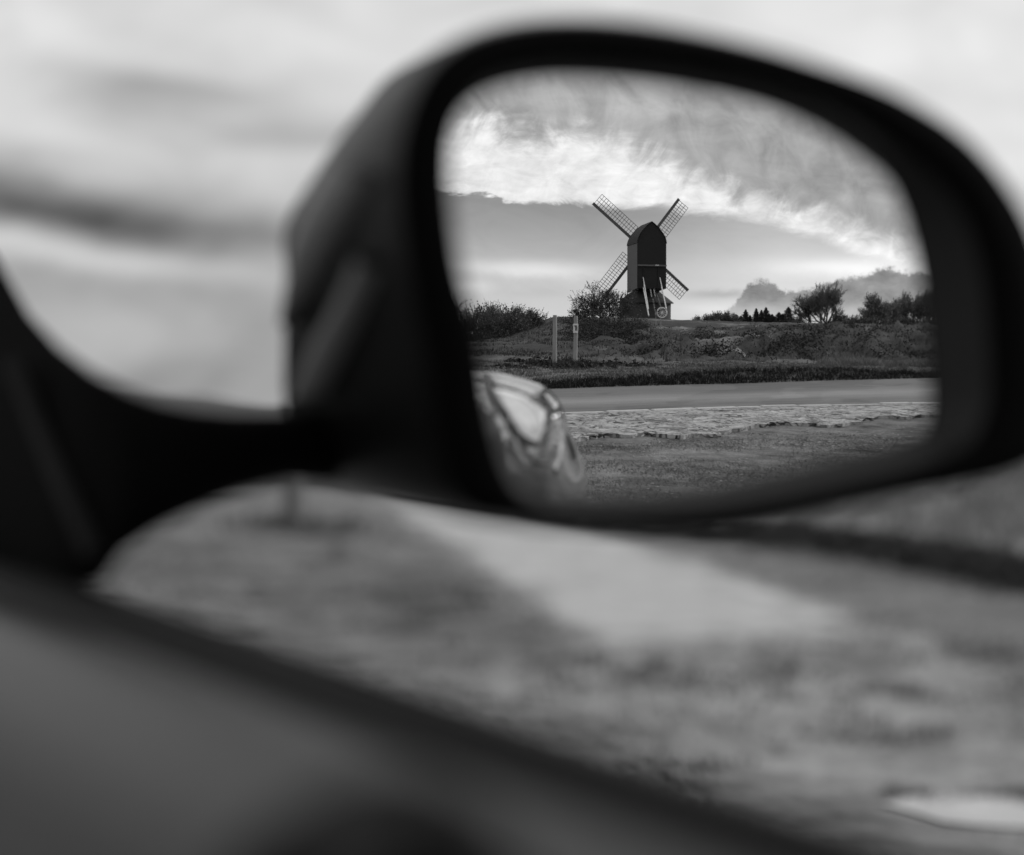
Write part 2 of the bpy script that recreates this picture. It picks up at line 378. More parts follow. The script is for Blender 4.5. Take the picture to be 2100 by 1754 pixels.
for a in azs:
    rr = rim(a); s_, c_ = math.sin(R(a)), math.cos(R(a)); row = []
    for f in fr: D = rr * f; row.append((M0[0] + s_ * D, M0[1] + c_ * D, 0.0))
    for o in offs:
        D = rr + o; x, y = M0[0] + s_ * D, M0[1] + c_ * D; row.append((x, y, height(x, y)))
    rows.append(row)
gb = MB(); gb.grid(rows, close_v=True)
def worn_mask(q, pos, gx, gy):                            # pale worn-out gravel along the edge of the side road ahead
    n1 = q.noise(pos, 0.9, 5, 0.62); n2 = q.noise(pos, 3.0, 4, 0.65)
    off = q.m('ABSOLUTE', q.sub(gx, q.add(4.35, q.mul(q.sub(gy, 7.2), 0.285))))
    v = q.add(q.sub(0.84, off), q.add(q.mul(q.sub(n1, 0.5), 1.1), q.mul(q.sub(n2, 0.5), 0.9)))
    return q.mul(q.mul(q.ss(v, -0.12, 0.3), q.ss(q.add(gy, q.mul(q.sub(n2, 0.5), 1.6)), 5.5, 7.9)), q.ss(gy, 40.0, 18.0))
# ground material: worn grass and gravel near by, rough grass on the banks
m = bpy.data.materials.new('ground_grass_gravel'); m.use_nodes = True; t = m.node_tree; q = G(t); b = t.nodes['Principled BSDF']
pos = q.n('ShaderNodeNewGeometry').outputs['Position']
spx = q.n('ShaderNodeSeparateXYZ'); t.links.new(pos, spx.inputs[0]); gx, gy, gz = spx.outputs
nL = q.noise(pos, 0.55, 5, 0.6, 0.3); nM = q.noise(pos, 3.2, 5, 0.65); nS = q.noise(pos, 26.0, 5, 0.7); nX = q.noise(pos, 95.0, 4, 0.75)
nM2 = q.noise(pos, 1.7, 5, 0.68)
near = q.add(0.205, q.add(q.mul(q.sub(nL, 0.5), 0.40), q.add(q.mul(q.sub(nM, 0.5), 0.42), q.mul(q.sub(nM2, 0.5), 0.42))))
near = q.add(near, q.mul(q.sub(q.noise(pos, 8.0, 4, 0.6), 0.5), 0.22))
near = q.mul(near, q.ss(q.add(gy, q.mul(q.sub(nL, 0.5), 3.0)), 8.0, 5.4, 0.92, 1.32))
wd_ = q.add(q.m('POWER', q.m('ABSOLUTE', q.m('DIVIDE', q.sub(gx, q.add(3.35, q.mul(q.sub(gy, 8.0), 0.27))), 0.75)), 2.0), q.m('POWER', q.m('ABSOLUTE', q.m('DIVIDE', q.sub(gy, 9.0), 2.3)), 2.0))
near = q.mul(near, q.sub(1.0, q.mul(q.m('EXPONENT', q.mul(wd_, -1.0)), 0.45)))
near = q.m('MAXIMUM', near, 0.06)
near = q.mul(near, q.add(1.0, q.add(q.mul(q.sub(nS, 0.5), 1.5), q.mul(q.sub(nX, 0.5), 2.4))))
vo = q.n('ShaderNodeTexVoronoi'); vo.inputs['Scale'].default_value = 21.0; t.links.new(pos, vo.inputs['Vector'])
near = q.lerp(worn_mask(q, pos, gx, gy), near, q.mul(0.50, q.add(1.0, q.add(q.mul(q.sub(nM, 0.5), 0.9), q.mul(q.sub(nM2, 0.5), 0.5)))))
chip = q.mul(q.ss(vo.outputs['Distance'], 0.22, 0.16), q.ss(q.noise(pos, 9.0, 2, 0.5), 0.5, 0.6))
near = q.lerp(chip, near, 0.42)
behind = q.ss(gy, 1.0, -3.0)                                # the ground behind the car is grassier and darker
near = q.mul(near, q.lerp(behind, 1.0, 0.56))
vergec = q.mul(0.085, q.add(1.0, q.add(q.mul(q.sub(nM, 0.5), 0.9), q.mul(q.sub(nS, 0.5), 0.9))))
bare = q.mul(q.ss(q.noise(pos, 0.21, 5, 0.6, 0.5), 0.54, 0.62), q.ss(gx, -1.5, 1.5, 0.35, 1.0))
bankc = q.mul(q.lerp(bare, 0.050, 0.16), q.add(1.0, q.add(q.mul(q.sub(nL, 0.5), 2.2), q.add(q.mul(q.sub(nM, 0.5), 1.6), q.mul(q.sub(nS, 0.5), 1.0)))))  # pale bare earth, its contrast raised to paint sunlit banks
far_ = q.m('SQRT', q.add(q.mul(gx, gx), q.mul(gy, gy)))
c = q.lerp(q.ss(gz, 0.02, 0.12), near, q.mul(vergec, q.lerp(behind, q.add(0.8, q.mul(q.noise(pos, 0.9, 5, 0.65), 7.2)), 1.0)))
c = q.lerp(q.ss(far_, 21.0, 27.0), c, bankc)
c = q.m('MAXIMUM', c, 0.012)
cc = q.n('ShaderNodeCombineColor')
for k in range(3): t.links.new(c, cc.inputs[k])
t.links.new(cc.outputs[0], b.inputs['Base Color']); b.inputs['Roughness'].default_value = 0.95; b.inputs['Specular IOR Level'].default_value = 0.15
bp = q.n('ShaderNodeBump'); bp.inputs['Distance'].default_value = 0.05; bp.inputs['Strength'].default_value = 0.8
t.links.new(q.add(q.mul(nS, 0.35), q.add(nM, q.mul(nX, 0.12))), bp.inputs['Height']); t.links.new(bp.outputs[0], b.inputs['Normal'])
M['ground'] = m
gb.F = [f[::-1] for f in gb.F]
tag(gb.build('ground', M['ground'], smooth=True), kind='structure')

def poly_sheet(name, outline, z, material, kind='structure', jitter=0.0, sub=0.25, thick=0.0):
    pts = []
    n = len(outline)
    for i in range(n):
        p, q_ = np.array(outline[i]), np.array(outline[(i + 1) % n]); L = np.linalg.norm(q_ - p); k = max(1, int(L / sub))
        for j in range(k):
            v = p + (q_ - p) * j / k
            if jitter: v = v + jitter * np.array([fbm(v[0], v[1], 1.3, 5, 2.0), fbm(v[0], v[1], 1.3, 5, 8.0)])
            pts.append(v)
    mb = MB(); top_ = [(p[0], p[1], z) for p in pts]; mb.cap(top_)
    if thick: mb.grid([top_, [(p[0], p[1], z - thick) for p in pts]], close_u=True)
    o = mb.build(name, material); tag(o, kind=kind); return o
# the road behind the car
fa = [mir_ground(px, far_px[px])[:2] for px in rear_px]
near_px = {860: 862, 940: 858, 1040: 854, 1140: 850.5, 1330: 845, 1505: 838.4, 1555: 837.2, 1700: 833.5, 1800: 831.5, 1920: 829, 2050: 826}
na = [mir_ground(px, near_px[px])[:2] for px in rear_px]
def extend(L, d0, d1):
    a = nrm(L[0] - L[1]); c = nrm(L[-1] - L[-2]); return [L[0] + a * d0] + list(L) + [L[-1] + c * d1]
fa_e, na_e = extend(fa, 30, 30), extend(na, 30, 30)
# asphalt with a pale band along the crown
m = bpy.data.materials.new('road_asphalt'); m.use_nodes = True; t = m.node_tree; q = G(t); b = t.nodes['Principled BSDF']
uv = q.n('ShaderNodeUVMap').outputs[0]; su = q.n('ShaderNodeSeparateXYZ'); t.links.new(uv, su.inputs[0])
pos = q.n('ShaderNodeNewGeometry').outputs['Position']
ln = q.noise(q.vec(q.mul(su.outputs[0], 0.3), q.mul(su.outputs[1], 16.0), 0.0), 2.0, 5, 0.6)
fine = q.noise(pos, 60.0, 4, 0.7); big = q.noise(pos, 0.7, 3, 0.5)
v = su.outputs[1]
band = q.m('EXPONENT', q.mul(q.m('POWER', q.m('ABSOLUTE', q.m('DIVIDE', q.sub(v, 0.60), 0.15)), 2.0), -1.0))
patch = q.ss(q.noise(q.vec(q.mul(su.outputs[0], 0.35), q.mul(su.outputs[1], 1.6), 4.0), 1.3, 3, 0.5), 0.52, 0.56)
c = q.add(0.135, q.mul(band, 0.10)); c = q.add(c, q.mul(q.sub(ln, 0.5), 0.16)); c = q.sub(c, q.mul(patch, 0.03)); c = q.mul(c, q.add(1.0, q.add(q.mul(q.sub(fine, 0.5), 0.9), q.mul(q.sub(big, 0.5), 0.3))))
cc = q.n('ShaderNodeCombineColor')
for k in range(3): t.links.new(q.m('MAXIMUM', c, 0.02) if k == 0 else cc.inputs[0].links[0].from_socket, cc.inputs[k])
t.links.new(cc.outputs[0], b.inputs['Base Color']); b.inputs['Roughness'].default_value = 0.8; b.inputs['Specular IOR Level'].default_value = 0.3
M['road'] = m
mb = MB(); mb.grid([[(p[0], p[1], 0.004) for p in fa_e], [(p[0], p[1], 0.004) for p in na_e]])
rd_o = mb.build('road', M['road']); tag(rd_o, kind='structure')
uvl = rd_o.data.uv_layers.new(name='UVMap'); acc = [0]
for i in range(1, len(fa_e)): acc.append(acc[-1] + float(np.linalg.norm(fa_e[i] - fa_e[i - 1])))
nn_ = len(fa_e)
for lp in rd_o.data.loops:
    k = lp.vertex_index; uvl.data[lp.index].uv = (acc[k % nn_], 0.0 if k < nn_ else 1.0)
# cracked concrete edging between road and gravel
strip_px = [(860, 915), (940, 912), (1040, 906), (1130, 902), (1180, 903), (1230, 898), (1290, 900), (1330, 893), (1380, 898), (1420, 899), (1480, 895), (1520, 887), (1550, 880), (1600, 873), (1630, 872), (1660, 876), (1720, 876), (1775, 868), (1810, 858), (1850, 862), (1890, 855), (1925, 856), (2050, 850)]
sa = extend([mir_ground(*p)[:2] for p in strip_px], 20, 20)
knb = [p + nrm(np.array([0.527, 0.85])) * 0.145 for p in na_e]
m = bpy.data.materials.new('cracked_concrete'); m.use_nodes = True; t = m.node_tree; q = G(t); b = t.nodes['Principled BSDF']
pos = q.n('ShaderNodeNewGeometry').outputs['Position']
wn = q.n('ShaderNodeTexNoise'); wn.inputs['Scale'].default_value = 4.5; t.links.new(pos, wn.inputs['Vector'])
wv = q.n('ShaderNodeVectorMath', operation='MULTIPLY_ADD'); t.links.new(wn.outputs['Color'], wv.inputs[0]); wv.inputs[1].default_value = (0.5, 0.5, 0.0); t.links.new(pos, wv.inputs[2])
def crack(scale, wd):
    vo = q.n('ShaderNodeTexVoronoi', feature='DISTANCE_TO_EDGE'); vo.inputs['Scale'].default_value = scale; t.links.new(wv.outputs[0], vo.inputs['Vector'])
    return q.ss(vo.outputs['Distance'], wd * 0.4, wd)
cell = q.n('ShaderNodeTexVoronoi'); cell.inputs['Scale'].default_value = 8.5; t.links.new(wv.outputs[0], cell.inputs['Vector'])
sg = q.n('ShaderNodeSeparateColor'); t.links.new(cell.outputs['Color'], sg.inputs[0])
dirt = q.ss(q.noise(pos, 1.9, 6, 0.7), 0.50, 0.66)
k1 = crack(8.5, 0.10); k2 = q.lerp(0.35, 1.0, crack(21.0, 0.11))
bigp = q.noise(pos, 1.1, 5, 0.65)
c = q.add(0.34, q.mul(sg.outputs[0], 0.16)); c = q.mul(c, q.add(1.0, q.mul(q.sub(q.noise(pos, 22.0, 5, 0.7), 0.5), 0.9)))
c = q.mul(c, q.add(1.0, q.mul(q.sub(bigp, 0.5), 1.3)))
c = q.mul(q.mul(c, q.lerp(k1, q.ss(q.noise(pos, 2.6, 4, 0.6), 0.42, 0.60, 0.10, 0.80), 1.0)), q.lerp(q.ss(bigp, 0.40, 0.58), 1.0, k2))
c = q.lerp(dirt, c, q.mul(0.13, q.add(0.5, q.noise(pos, 30.0, 3, 0.7))))
cc = q.n('ShaderNodeCombineColor'); cv = q.m('MAXIMUM', c, 0.02)
for k in range(3): t.links.new(cv, cc.inputs[k])
t.links.new(cc.outputs[0], b.inputs['Base Color']); b.inputs['Roughness'].default_value = 0.92; b.inputs['Specular IOR Level'].default_value = 0.2
bp = q.n('ShaderNodeBump'); bp.inputs['Distance'].default_value = 0.02; t.links.new(q.mul(k1, q.add(bigp, q.mul(sg.outputs[1], 0.4))), bp.inputs['Height']); t.links.new(bp.outputs[0], b.inputs['Normal'])
M['cracked'] = m
def resample(L, n):
    L = [np.array(p, float) for p in L]; ac = np.concatenate([[0], np.cumsum([np.linalg.norm(L[i + 1] - L[i]) for i in range(len(L) - 1)])]); q_ = np.linspace(0, ac[-1], n)
    return np.stack([np.interp(q_, ac, [p[k] for p in L]) for k in (0, 1)], 1)
N_ = 700; e0, e1_ = resample(knb, N_), resample(sa, N_)
e1_ = np.array([p + 0.20 * np.array([fbm(p[0], p[1], 1.9, 5, 2.0), fbm(p[0], p[1], 1.9, 5, 8.0)]) + 0.10 * np.array([fbm(p[0], p[1], 7.0, 3, 1.0), fbm(p[0], p[1], 7.0, 3, 5.0)]) for p in e1_])
rows_ = [[(*(e0[i] + (e1_[i] - e0[i]) * f), 0.024 + 0.010 * f ** 2 + 0.010 * f * fbm(e0[i][0], e0[i][1], 3.0, 4, 71.0)) for i in range(N_)] for f in (0, .35, .7, 1)]
rows_.append([(p[0], p[1], -0.02) for p in e1_])
x = MB(); x.grid(rows_); strip = tag(x.build('concrete_strip', M['cracked']), kind='structure')
# kerb stones between road and concrete
proto = None
seg = 0
for i in range(len(na_e) - 1):
    p, q_ = na_e[i], na_e[i + 1]
    if i == 0: p = q_ - nrm(q_ - p) * 2
    if i == len(na_e) - 2: q_ = p + nrm(q_ - p) * 2
    L = np.linalg.norm(q_ - p); d = nrm(q_ - p); n2 = np.array([-d[1], d[0]]); n2 = n2 if n2 @ np.array([0.527, 0.85]) > 0 else -n2
    k = max(1, int(L / 0.42))
    for j in range(k):
        a0 = p + d * (L * j / k + 0.015); ln_ = L / k - 0.03; seg += 1
        mid = a0 + d * ln_ / 2 + n2 * 0.055
        if proto is None:
            mb = MB(); hx, hy = 0.5, 0.045
            lo = [(-hx, -hy, -0.03), (hx, -hy, -0.03), (hx, hy, -0.03), (-hx, hy, -0.03)]; hi = [(x, y, 0.022) for x, y, z in lo]; t2 = [(x * 0.96, y * 0.8, 0.034) for x, y, z in lo]
            mb.grid([lo, hi, t2], close_u=True); mb.cap(t2)
            proto = o = mb.build('kerb_stone', M['concrete'])
        else: o = proto.copy(); col.objects.link(o)
        o.location = (mid[0], mid[1], random.uniform(-0.012, 0.004)); o.rotation_euler = (random.uniform(-.05, .05), 0, math.atan2(d[1], d[0]) + random.uniform(-.03, .03)); o.scale = (ln_, random.uniform(0.8, 1.1), 1)
        tag(o, 'flush pale kerb stone in the row between the road and the cracked concrete', 'kerb stone', 'kerb stones along the road edge')
# the road ahead, right of the car, and the worn pale concrete beside it
frd = [ground_at(*p)[:2] for p in ((1150, 1077), (1500, 1130), (1800, 1180), (2100, 1240))]
frn = [ground_at(*p)[:2] for p in ((1050, 1085), (1300, 1140), (1750, 1300), (2100, 1345))]
outl = [np.array([8.3, 30.0])] + [p for p in frd] + [np.array([6.4, 4]), np.array([6.6, -6]), np.array([4.6, -7]), np.array([4.3, 3])] + [p for p in frn[::-1]] + [np.array([7.0, 30.0])]
m = bpy.data.materials.new('worn_asphalt'); m.use_nodes = True; t = m.node_tree; q = G(t); b = t.nodes['Principled BSDF']
pos = q.n('ShaderNodeNewGeometry').outputs['Position']; sx_ = q.n('ShaderNodeSeparateXYZ'); t.links.new(pos, sx_.inputs[0])
c = q.mul(0.17, q.add(1.0, q.add(q.mul(q.sub(q.noise(pos, 1.2, 5, 0.6), 0.5), 0.9), q.mul(q.sub(q.noise(pos, 40.0, 4, 0.7), 0.5), 0.7))))
c = q.lerp(worn_mask(q, pos, sx_.outputs[0], sx_.outputs[1]), c, q.mul(0.50, q.add(1.0, q.mul(q.sub(q.noise(pos, 2.5, 5, 0.65), 0.5), 1.2))))
cc = q.n('ShaderNodeCombineColor')
for k in range(3): t.links.new(c, cc.inputs[k])
t.links.new(cc.outputs[0], b.inputs['Base Color']); b.inputs['Roughness'].default_value = 0.9; b.inputs['Specular IOR Level'].default_value = 0.2
poly_sheet('side_road', outl, 0.004, m, jitter=0.12, sub=.2)
# puddle
m = bpy.data.materials.new('puddle_water'); m.use_nodes = True; b = m.node_tree.nodes['Principled BSDF']
b.inputs['Base Color'].default_value = (0.03, 0.03, 0.03, 1); b.inputs['Roughness'].default_value = 0.02; b.inputs['Coat Weight'].default_value = 1.0; b.inputs['IOR'].default_value = 2.5
M['water'] = m
outl = [ground_at(*p)[:2] for p in ((1790, 1655), (1860, 1640), (1930, 1632), (2000, 1640), (2080, 1643), (2200, 1640), (2260, 1680), (2180, 1712), (2080, 1712), (2000, 1706), (1930, 1695), (1860, 1672))]
poly_sheet('puddle', outl, 0.008, M['water'], jitter=0.04, sub=0.06)

# ================================================================== GRASS
def tufts(name, spots, hmin, hmax, blades, material, spread=0.12, wid=0.012, lean=0.5, kind='stuff', parent=None):
    V = []; F = []
    for (x, y, z) in spots:
        for _ in range(blades):
            a = random.uniform(0, 6.283); r = spread * math.sqrt(random.random()); h = random.uniform(hmin, hmax)
            bx, by = x + r * math.cos(a), y + r * math.sin(a); la = random.uniform(0, 6.283); l = lean * h * random.random()
            wa = random.uniform(0, 3.14); wx, wy = wid * math.cos(wa) / 2, wid * math.sin(wa) / 2
            b0 = len(V); mx, my = bx + 0.35 * l * math.cos(la), by + 0.35 * l * math.sin(la)
            V += [(bx - wx, by - wy, z - 0.01), (bx + wx, by + wy, z - 0.01), (mx + wx * .8, my + wy * .8, z + h * .6), (mx - wx * .8, my - wy * .8, z + h * .6), (bx + l * math.cos(la), by + l * math.sin(la), z + h)]
            F += [(b0, b0 + 1, b0 + 2, b0 + 3), (b0 + 3, b0 + 2, b0 + 4)]
    o = mesh(name, V, F, material, parent)
    if kind: tag(o, kind=kind)
    return o
def pol(az, D):
    x, y = M0[0] + math.sin(R(az)) * D, M0[1] + math.cos(R(az)) * D; return x, y, height(x, y)
# rank dark grass hanging over the verge edge
sp = [pol(a, rim(a) + random.uniform(-0.04, 0.36)) for a in np.arange(152, 200, 0.032)]
tag(tufts('verge_grass', sp, 0.03, 0.10, 10, M['verge_dark'], 0.10, 0.014, 1.4), 'dark rank grass overhanging the far edge of the road', 'grass', kind='stuff')
sp = []
for _ in range(5200):
    a = random.uniform(154, 196); o_ = random.uniform(0.3, 7.5); sp.append(pol(a, rim(a) + o_))
tag(tufts('short_grass', sp, 0.02, 0.05, 7, M['grass_mid'], 0.16, 0.010, 1.3), 'short grass on the verge beyond the road', 'grass', kind='stuff')
sp = []
for _ in range(5200):
    a = random.uniform(154, 196); D = random.uniform(24, 62)
    x, y, z = pol(a, D)
    if fbm(x, y, 0.6, 4, 3.0) + 0.25 * random.random() > 0.05: sp.append((x, y, z))
tag(tufts('bank_grass', sp, 0.03, 0.12, 9, M['grass_dark'], 0.30, 0.025, 1.5), 'rough tussocks on the bank below the windmill', 'grass', kind='stuff')
sp = []
for _ in range(1500):
    px = random.uniform(1690, 1990); a = az_of(px); D = rim(a) + random.uniform(5.0, 9.0); sp.append(pol(a, D))
for _ in range(1500):
    a = random.uniform(154, 196); D = random.uniform(24, 62); x, y, z = pol(a, D)
    if fbm(x, y, 0.4, 4, 13.0) > 0.22: sp.append((x, y, z))
tag(tufts('dry_grass', sp, 0.05, 0.20, 7, M['reed'], 0.2, 0.014, 1.0), 'pale dry grass at the foot of the bank', 'grass', kind='stuff')
sp = []
for _ in range(9000):
    a = random.uniform(152, 192); D = random.uniform(3.6, 9.2)
    x, y = M0[0] + math.sin(R(a)) * D, M0[1] + math.cos(R(a)) * D
    if fbm(x, y, 1.1, 4, 21.0) > -0.25: sp.append((x, y, 0.0))
def strip_side(p):                                          # only on the car's side of the concrete
    k = int(np.argmin([np.hypot(*(np.array(p[:2]) - s)) for s in sa])); return math.hypot(p[0] - M0[0], p[1] - M0[1]) < dist(sa[k]) - 0.15
sp = [p for p in sp if strip_side(p)]
tag(tufts('worn_grass', sp, 0.006, 0.018, 6, M['worn'], 0.12, 0.005, 1.6), 'worn grass growing through the gravel behind the car', 'grass', kind='stuff')
# low scrub on the bank and on the mound
V = []; F = []
def clump(x, y, rad, hh, n):
    for _ in range(n):
        a = random.uniform(0, 6.283); r2 = rad * math.sqrt(random.random()); cx, cy = x + r2 * math.cos(a), y + r2 * math.sin(a)
        cz = height(cx, cy) + hh * random.random() * (1 - (r2 / rad) ** 2) ; t_ = rng.normal(0, 1, 3); t_ /= np.linalg.norm(t_); u_ = np.cross(t_, rng.normal(0, 1, 3)); u_ /= np.linalg.norm(u_); l_ = random.uniform(.025, .06)
        c_ = np.array([cx, cy, cz]); b0 = len(V); V.extend([c_ - t_ * l_, c_ + u_ * l_ * .5, c_ + t_ * l_, c_ - u_ * l_ * .5]); F.append((b0, b0 + 1, b0 + 2, b0 + 3))
for _ in range(150):
    px = random.uniform(1250, 1960); a = az_of(px); D = random.uniform(26, 46); x, y, z = pol(a, D)
    if fbm(x, y, 0.2, 3, 41.0) > -0.1: clump(x, y, random.uniform(.35, 1.1), random.uniform(.15, .55), 150)
for _ in range(210):
    px = random.gauss(1245, 38); a = az_of(px); D = random.uniform(40, 68); x, y, z = pol(a, D); clump(x, y, random.uniform(.5, 1.2), random.uniform(.15, .5), 150)
for _ in range(40):
    px = random.uniform(1000, 1330); a = az_of(px); D = rim(a) + random.uniform(4.5, 7.5); x, y, z = pol(a, D); clump(x, y, random.uniform(.2, .45), random.uniform(.05, .14), 60)
M['scrub'] = mat('scrub', 0.020, 0.9, 0.6, 2.0)
tag(mesh('undergrowth', V, F, M['scrub']), 'dark low scrub scattered over the bank and the mound', 'undergrowth', kind='stuff')
# loose pale stones on the gravel behind the car
V = []; F = []
for k in range(6000):
    a = random.uniform(152, 192); D = random.uniform(3.8, 10.5); x, y = M0[0] + math.sin(R(a)) * D, M0[1] + math.cos(R(a)) * D
    if not strip_side((x, y)) or fbm(x, y, 0.8, 3, 51.0) < -0.15: continue
    r_ = 0.004 + 0.013 * random.random() ** 4; b0 = len(V); rx, ry, rz = r_ * random.uniform(.7, 1.5), r_ * random.uniform(.7, 1.5), r_ * random.uniform(.4, .9)
    V += [(x - rx, y, 0.002), (x, y - ry, 0.002), (x + rx, y, 0.002), (x, y + ry, 0.002), (x + rx * .2, y, rz)]
    F += [(b0, b0 + 1, b0 + 4), (b0 + 1, b0 + 2, b0 + 4), (b0 + 2, b0 + 3, b0 + 4), (b0 + 3, b0, b0 + 4)]
M['pebble'] = mat('pebble', 0.27, 0.9, 0.7, 9.0)
tag(mesh('gravel', V, F, M['pebble']), 'loose pale stones strewn over the worn ground behind the car', 'gravel', kind='stuff')
# grass on the bank ahead on the right and at the puddle
sp = []
for _ in range(1800):
    a = random.uniform(20, 50); o_ = random.uniform(0.02, 0.3); sp.append(pol(a, rim(a) + o_))
for _ in range(1500):
    a = random.uniform(20, 50); o_ = random.uniform(0.5, 9); x, y, z = pol(a, rim(a) + o_)
    if fbm(x, y, 0.7, 4, 31.0) > 0.35: sp.append((x, y, z))
tag(tufts('roadside_grass', sp, 0.02, 0.09, 7, M['bank_dark'], 0.12, 0.018, 1.0), 'dark clumps of grass on the roadside bank ahead', 'grass', kind='stuff')
sp = []
for _ in range(3000):
    a = random.uniform(20, 50); o_ = random.uniform(0.6, 9); sp.append(pol(a, rim(a) + o_))
M['pale_grass'] = mat('pale_grass', 0.26, 0.9, 0.5, 1.2)
tag(tufts('pale_grass', sp, 0.06, 0.2, 6, M['pale_grass'], 0.2, 0.02, 1.0), 'pale rough grass on the roadside bank ahead', 'grass', kind='stuff')
sp, sp2 = [], []
for _ in range(6500):
    a = random.uniform(6, 43); D = random.uniform(3.6, 15) ; x, y = M0[0] + math.sin(R(a)) * D, M0[1] + math.cos(R(a)) * D
    if D > rim(a) - 0.3 or abs(x - (4.35 + .285 * (y - 7.2))) < .75 and y > 6.8: continue
    if math.hypot(x - 3.05, y - 3.6) < 0.85: continue
    v_ = fbm(x, y, 1.1, 4, 61.0)
    if v_ > 0.15: sp.append((x, y, 0.0))
    elif v_ < -0.1: sp2.append((x, y, 0.0))
tag(tufts('turf', sp, 0.012, 0.045, 6, M['grass_mid'], 0.07, 0.008, 0.9), 'short dark turf on the ground ahead of the car', 'grass', kind='stuff')
tag(tufts('dry_turf', sp2, 0.012, 0.04, 6, M['pale_grass'], 0.07, 0.008, 0.9), 'short pale turf on the ground ahead of the car', 'grass', kind='stuff')
sp = []
for _ in range(70):
    px = random.uniform(1800, 2250); p = ground_at(px, 1641 + random.uniform(-14, 6)); sp.append((p[0], p[1], 0))
tag(tufts('puddle_grass', sp, 0.008, 0.026, 9, M['grass_mid'], 0.03, 0.004, 0.7), 'short grass along the edge of the puddle', 'grass', kind='stuff')

# ================================================================== TREES AND BUSHES
def grow(mb, twigs, p, d, L, r, depth, spread, up, minr, leafpts, sides):
    n = 3 if depth > 1 else 2; pts = [np.array(p, float)]; rad = [r]; dd = np.array(d, float)
    for i in range(n):
        dd = nrm(dd + rng.normal(0, 0.16, 3) + np.array([0, 0, up * 0.12])); pts.append(pts[-1] + dd * L / n); rad.append(max(minr, r * (1 - 0.42 * (i + 1) / n)))
    (mb if depth > 1 else twigs).tube(pts, rad, sides if depth > 2 else 3, caps=False)
    if depth == 0: leafpts.append(pts[-1]); leafpts.append(pts[-2]); return
    k = random.choice((3, 4)) if depth > 1 else random.choice((3, 4, 5))
    for j in range(k):
        f = random.uniform(0.35, 1.0) if j else 1.0
        i = min(n - 1, int(f * n)); base = pts[i] + (pts[i + 1] - pts[i]) * (f * n - i) if f < 1 else pts[-1]
        ax = rng.normal(0, 1, 3); side = nrm(np.cross(dd, ax)); sp = spread * (0.6 + 0.6 * random.random()) * (0.5 if j == 0 else 1)
        nd = nrm(dd * math.cos(sp) + side * math.sin(sp) + np.array([0, 0, up * 0.25]))
        grow(mb, twigs, base, nd, L * random.uniform(0.62, 0.84), max(minr, rad[-1] * 0.72), depth - 1, spread, up, minr, leafpts, sides)
def leaves(pts, n, size, jit, squash=1.0):
    V = []; F = []
    if not pts: return V, F
    P = np.array(pts); idx = rng.integers(0, len(P), n)
    c = P[idx] + np.clip(rng.normal(0, jit * .6, (n, 3)), -jit, jit) * np.array([1, 1, squash]); a = rng.normal(0, 1, (n, 3)); bb = rng.normal(0, 1, (n, 3))
    a /= np.linalg.norm(a, axis=1)[:, None]; bb = np.cross(a, bb); bb /= np.linalg.norm(bb, axis=1)[:, None]
    s = size * rng.uniform(0.6, 1.3, n)[:, None]
    q = np.stack([c - a * s, c + bb * s * .6, c + a * s, c - bb * s * .6], 1).reshape(-1, 3)
    return q, [(4 * i, 4 * i + 1, 4 * i + 2, 4 * i + 3) for i in range(n)]
def tree(name, base, h, label, group, depth=4, trunks=1, trunk_f=0.3, spread=0.6, up=0.5, leafn=0, leaf_size=0.05, leaf_mat='leaf', bark='bark', minr=0.01, r0=None, jit=0.12, lean0=0.0, dome=None):
    root = empty(name, base, label, 'bush' if 'bush' in name else 'tree', group)
    mb, tw, lp = MB(), MB(), []
    for k in range(trunks):
        a = 6.283 * k / trunks + random.random(); d = nrm(np.array([math.cos(a) * lean0, math.sin(a) * lean0, 1.0]))
        grow(mb, tw, np.array(base) - np.array([0, 0, .1]), d, h * trunk_f * random.uniform(.85, 1.1), r0 or h * 0.022, depth, spread, up, minr, lp, 5)
    mb.build('trunk', M[bark], root, True)
    V, F = (leaves(lp, leafn, leaf_size, jit) if leafn else ([], []))
    b0 = len(tw.V); tw.V.extend(list(V)); tw.F.extend([tuple(i + b0 for i in f) for f in F])
    o = tw.build('crown', [M[bark], M[leaf_mat]], root)
    nb = len(o.data.polygons) - len(F); mi = [0] * nb + [1] * len(F); o.data.polygons.foreach_set('material_index', mi)
    zs = np.array([v[2] for v in tw.V]); top_ = float(np.percentile(zs, 98.5)) - base[2]
    if top_ > 0.1:                                          # to the measured height
        k = h / top_
        for ch in root.children: ch.data.transform(Matrix.Diagonal((k, k, k, 1)))
    return root
def conifer(name, base, h, rbase, label, group):
    root = empty(name, base, label, 'tree', group); mb = MB(); bx = np.array(base)
    mb.tube([bx - [0, 0, .1], bx + [0, 0, h * 0.96]], [h * .03, h * .005], 5); mb.build('trunk', M['bark'], root)
    V = []; F = []
    for k in range(2200):
        f = random.random() ** 0.9; z = h * (0.08 + 0.92 * f); rr = rbase * (1 - f) ** 0.8 * random.uniform(.25, 1.1) * (0.75 + .25 * math.sin(f * 40 + k % 3)); a = random.uniform(0, 6.283)
        c = bx + np.array([rr * math.cos(a), rr * math.sin(a), z]); t_ = np.array([math.cos(a), math.sin(a), -0.35]) * h * 0.05; s_ = np.array([-math.sin(a), math.cos(a), 0.2]) * h * 0.022
        b0 = len(V); V += [c - t_ - s_, c - t_ + s_, c + t_ + s_ * .3, c + t_ - s_ * .3]; F.append((b0, b0 + 1, b0 + 2, b0 + 3))
    mesh('crown', V, F, M['needle'], root); return root
def stand(px, py, D, sink=0.0):
    p = mir_at(px, py, D); return np.array([p[0], p[1], p[2] - sink])
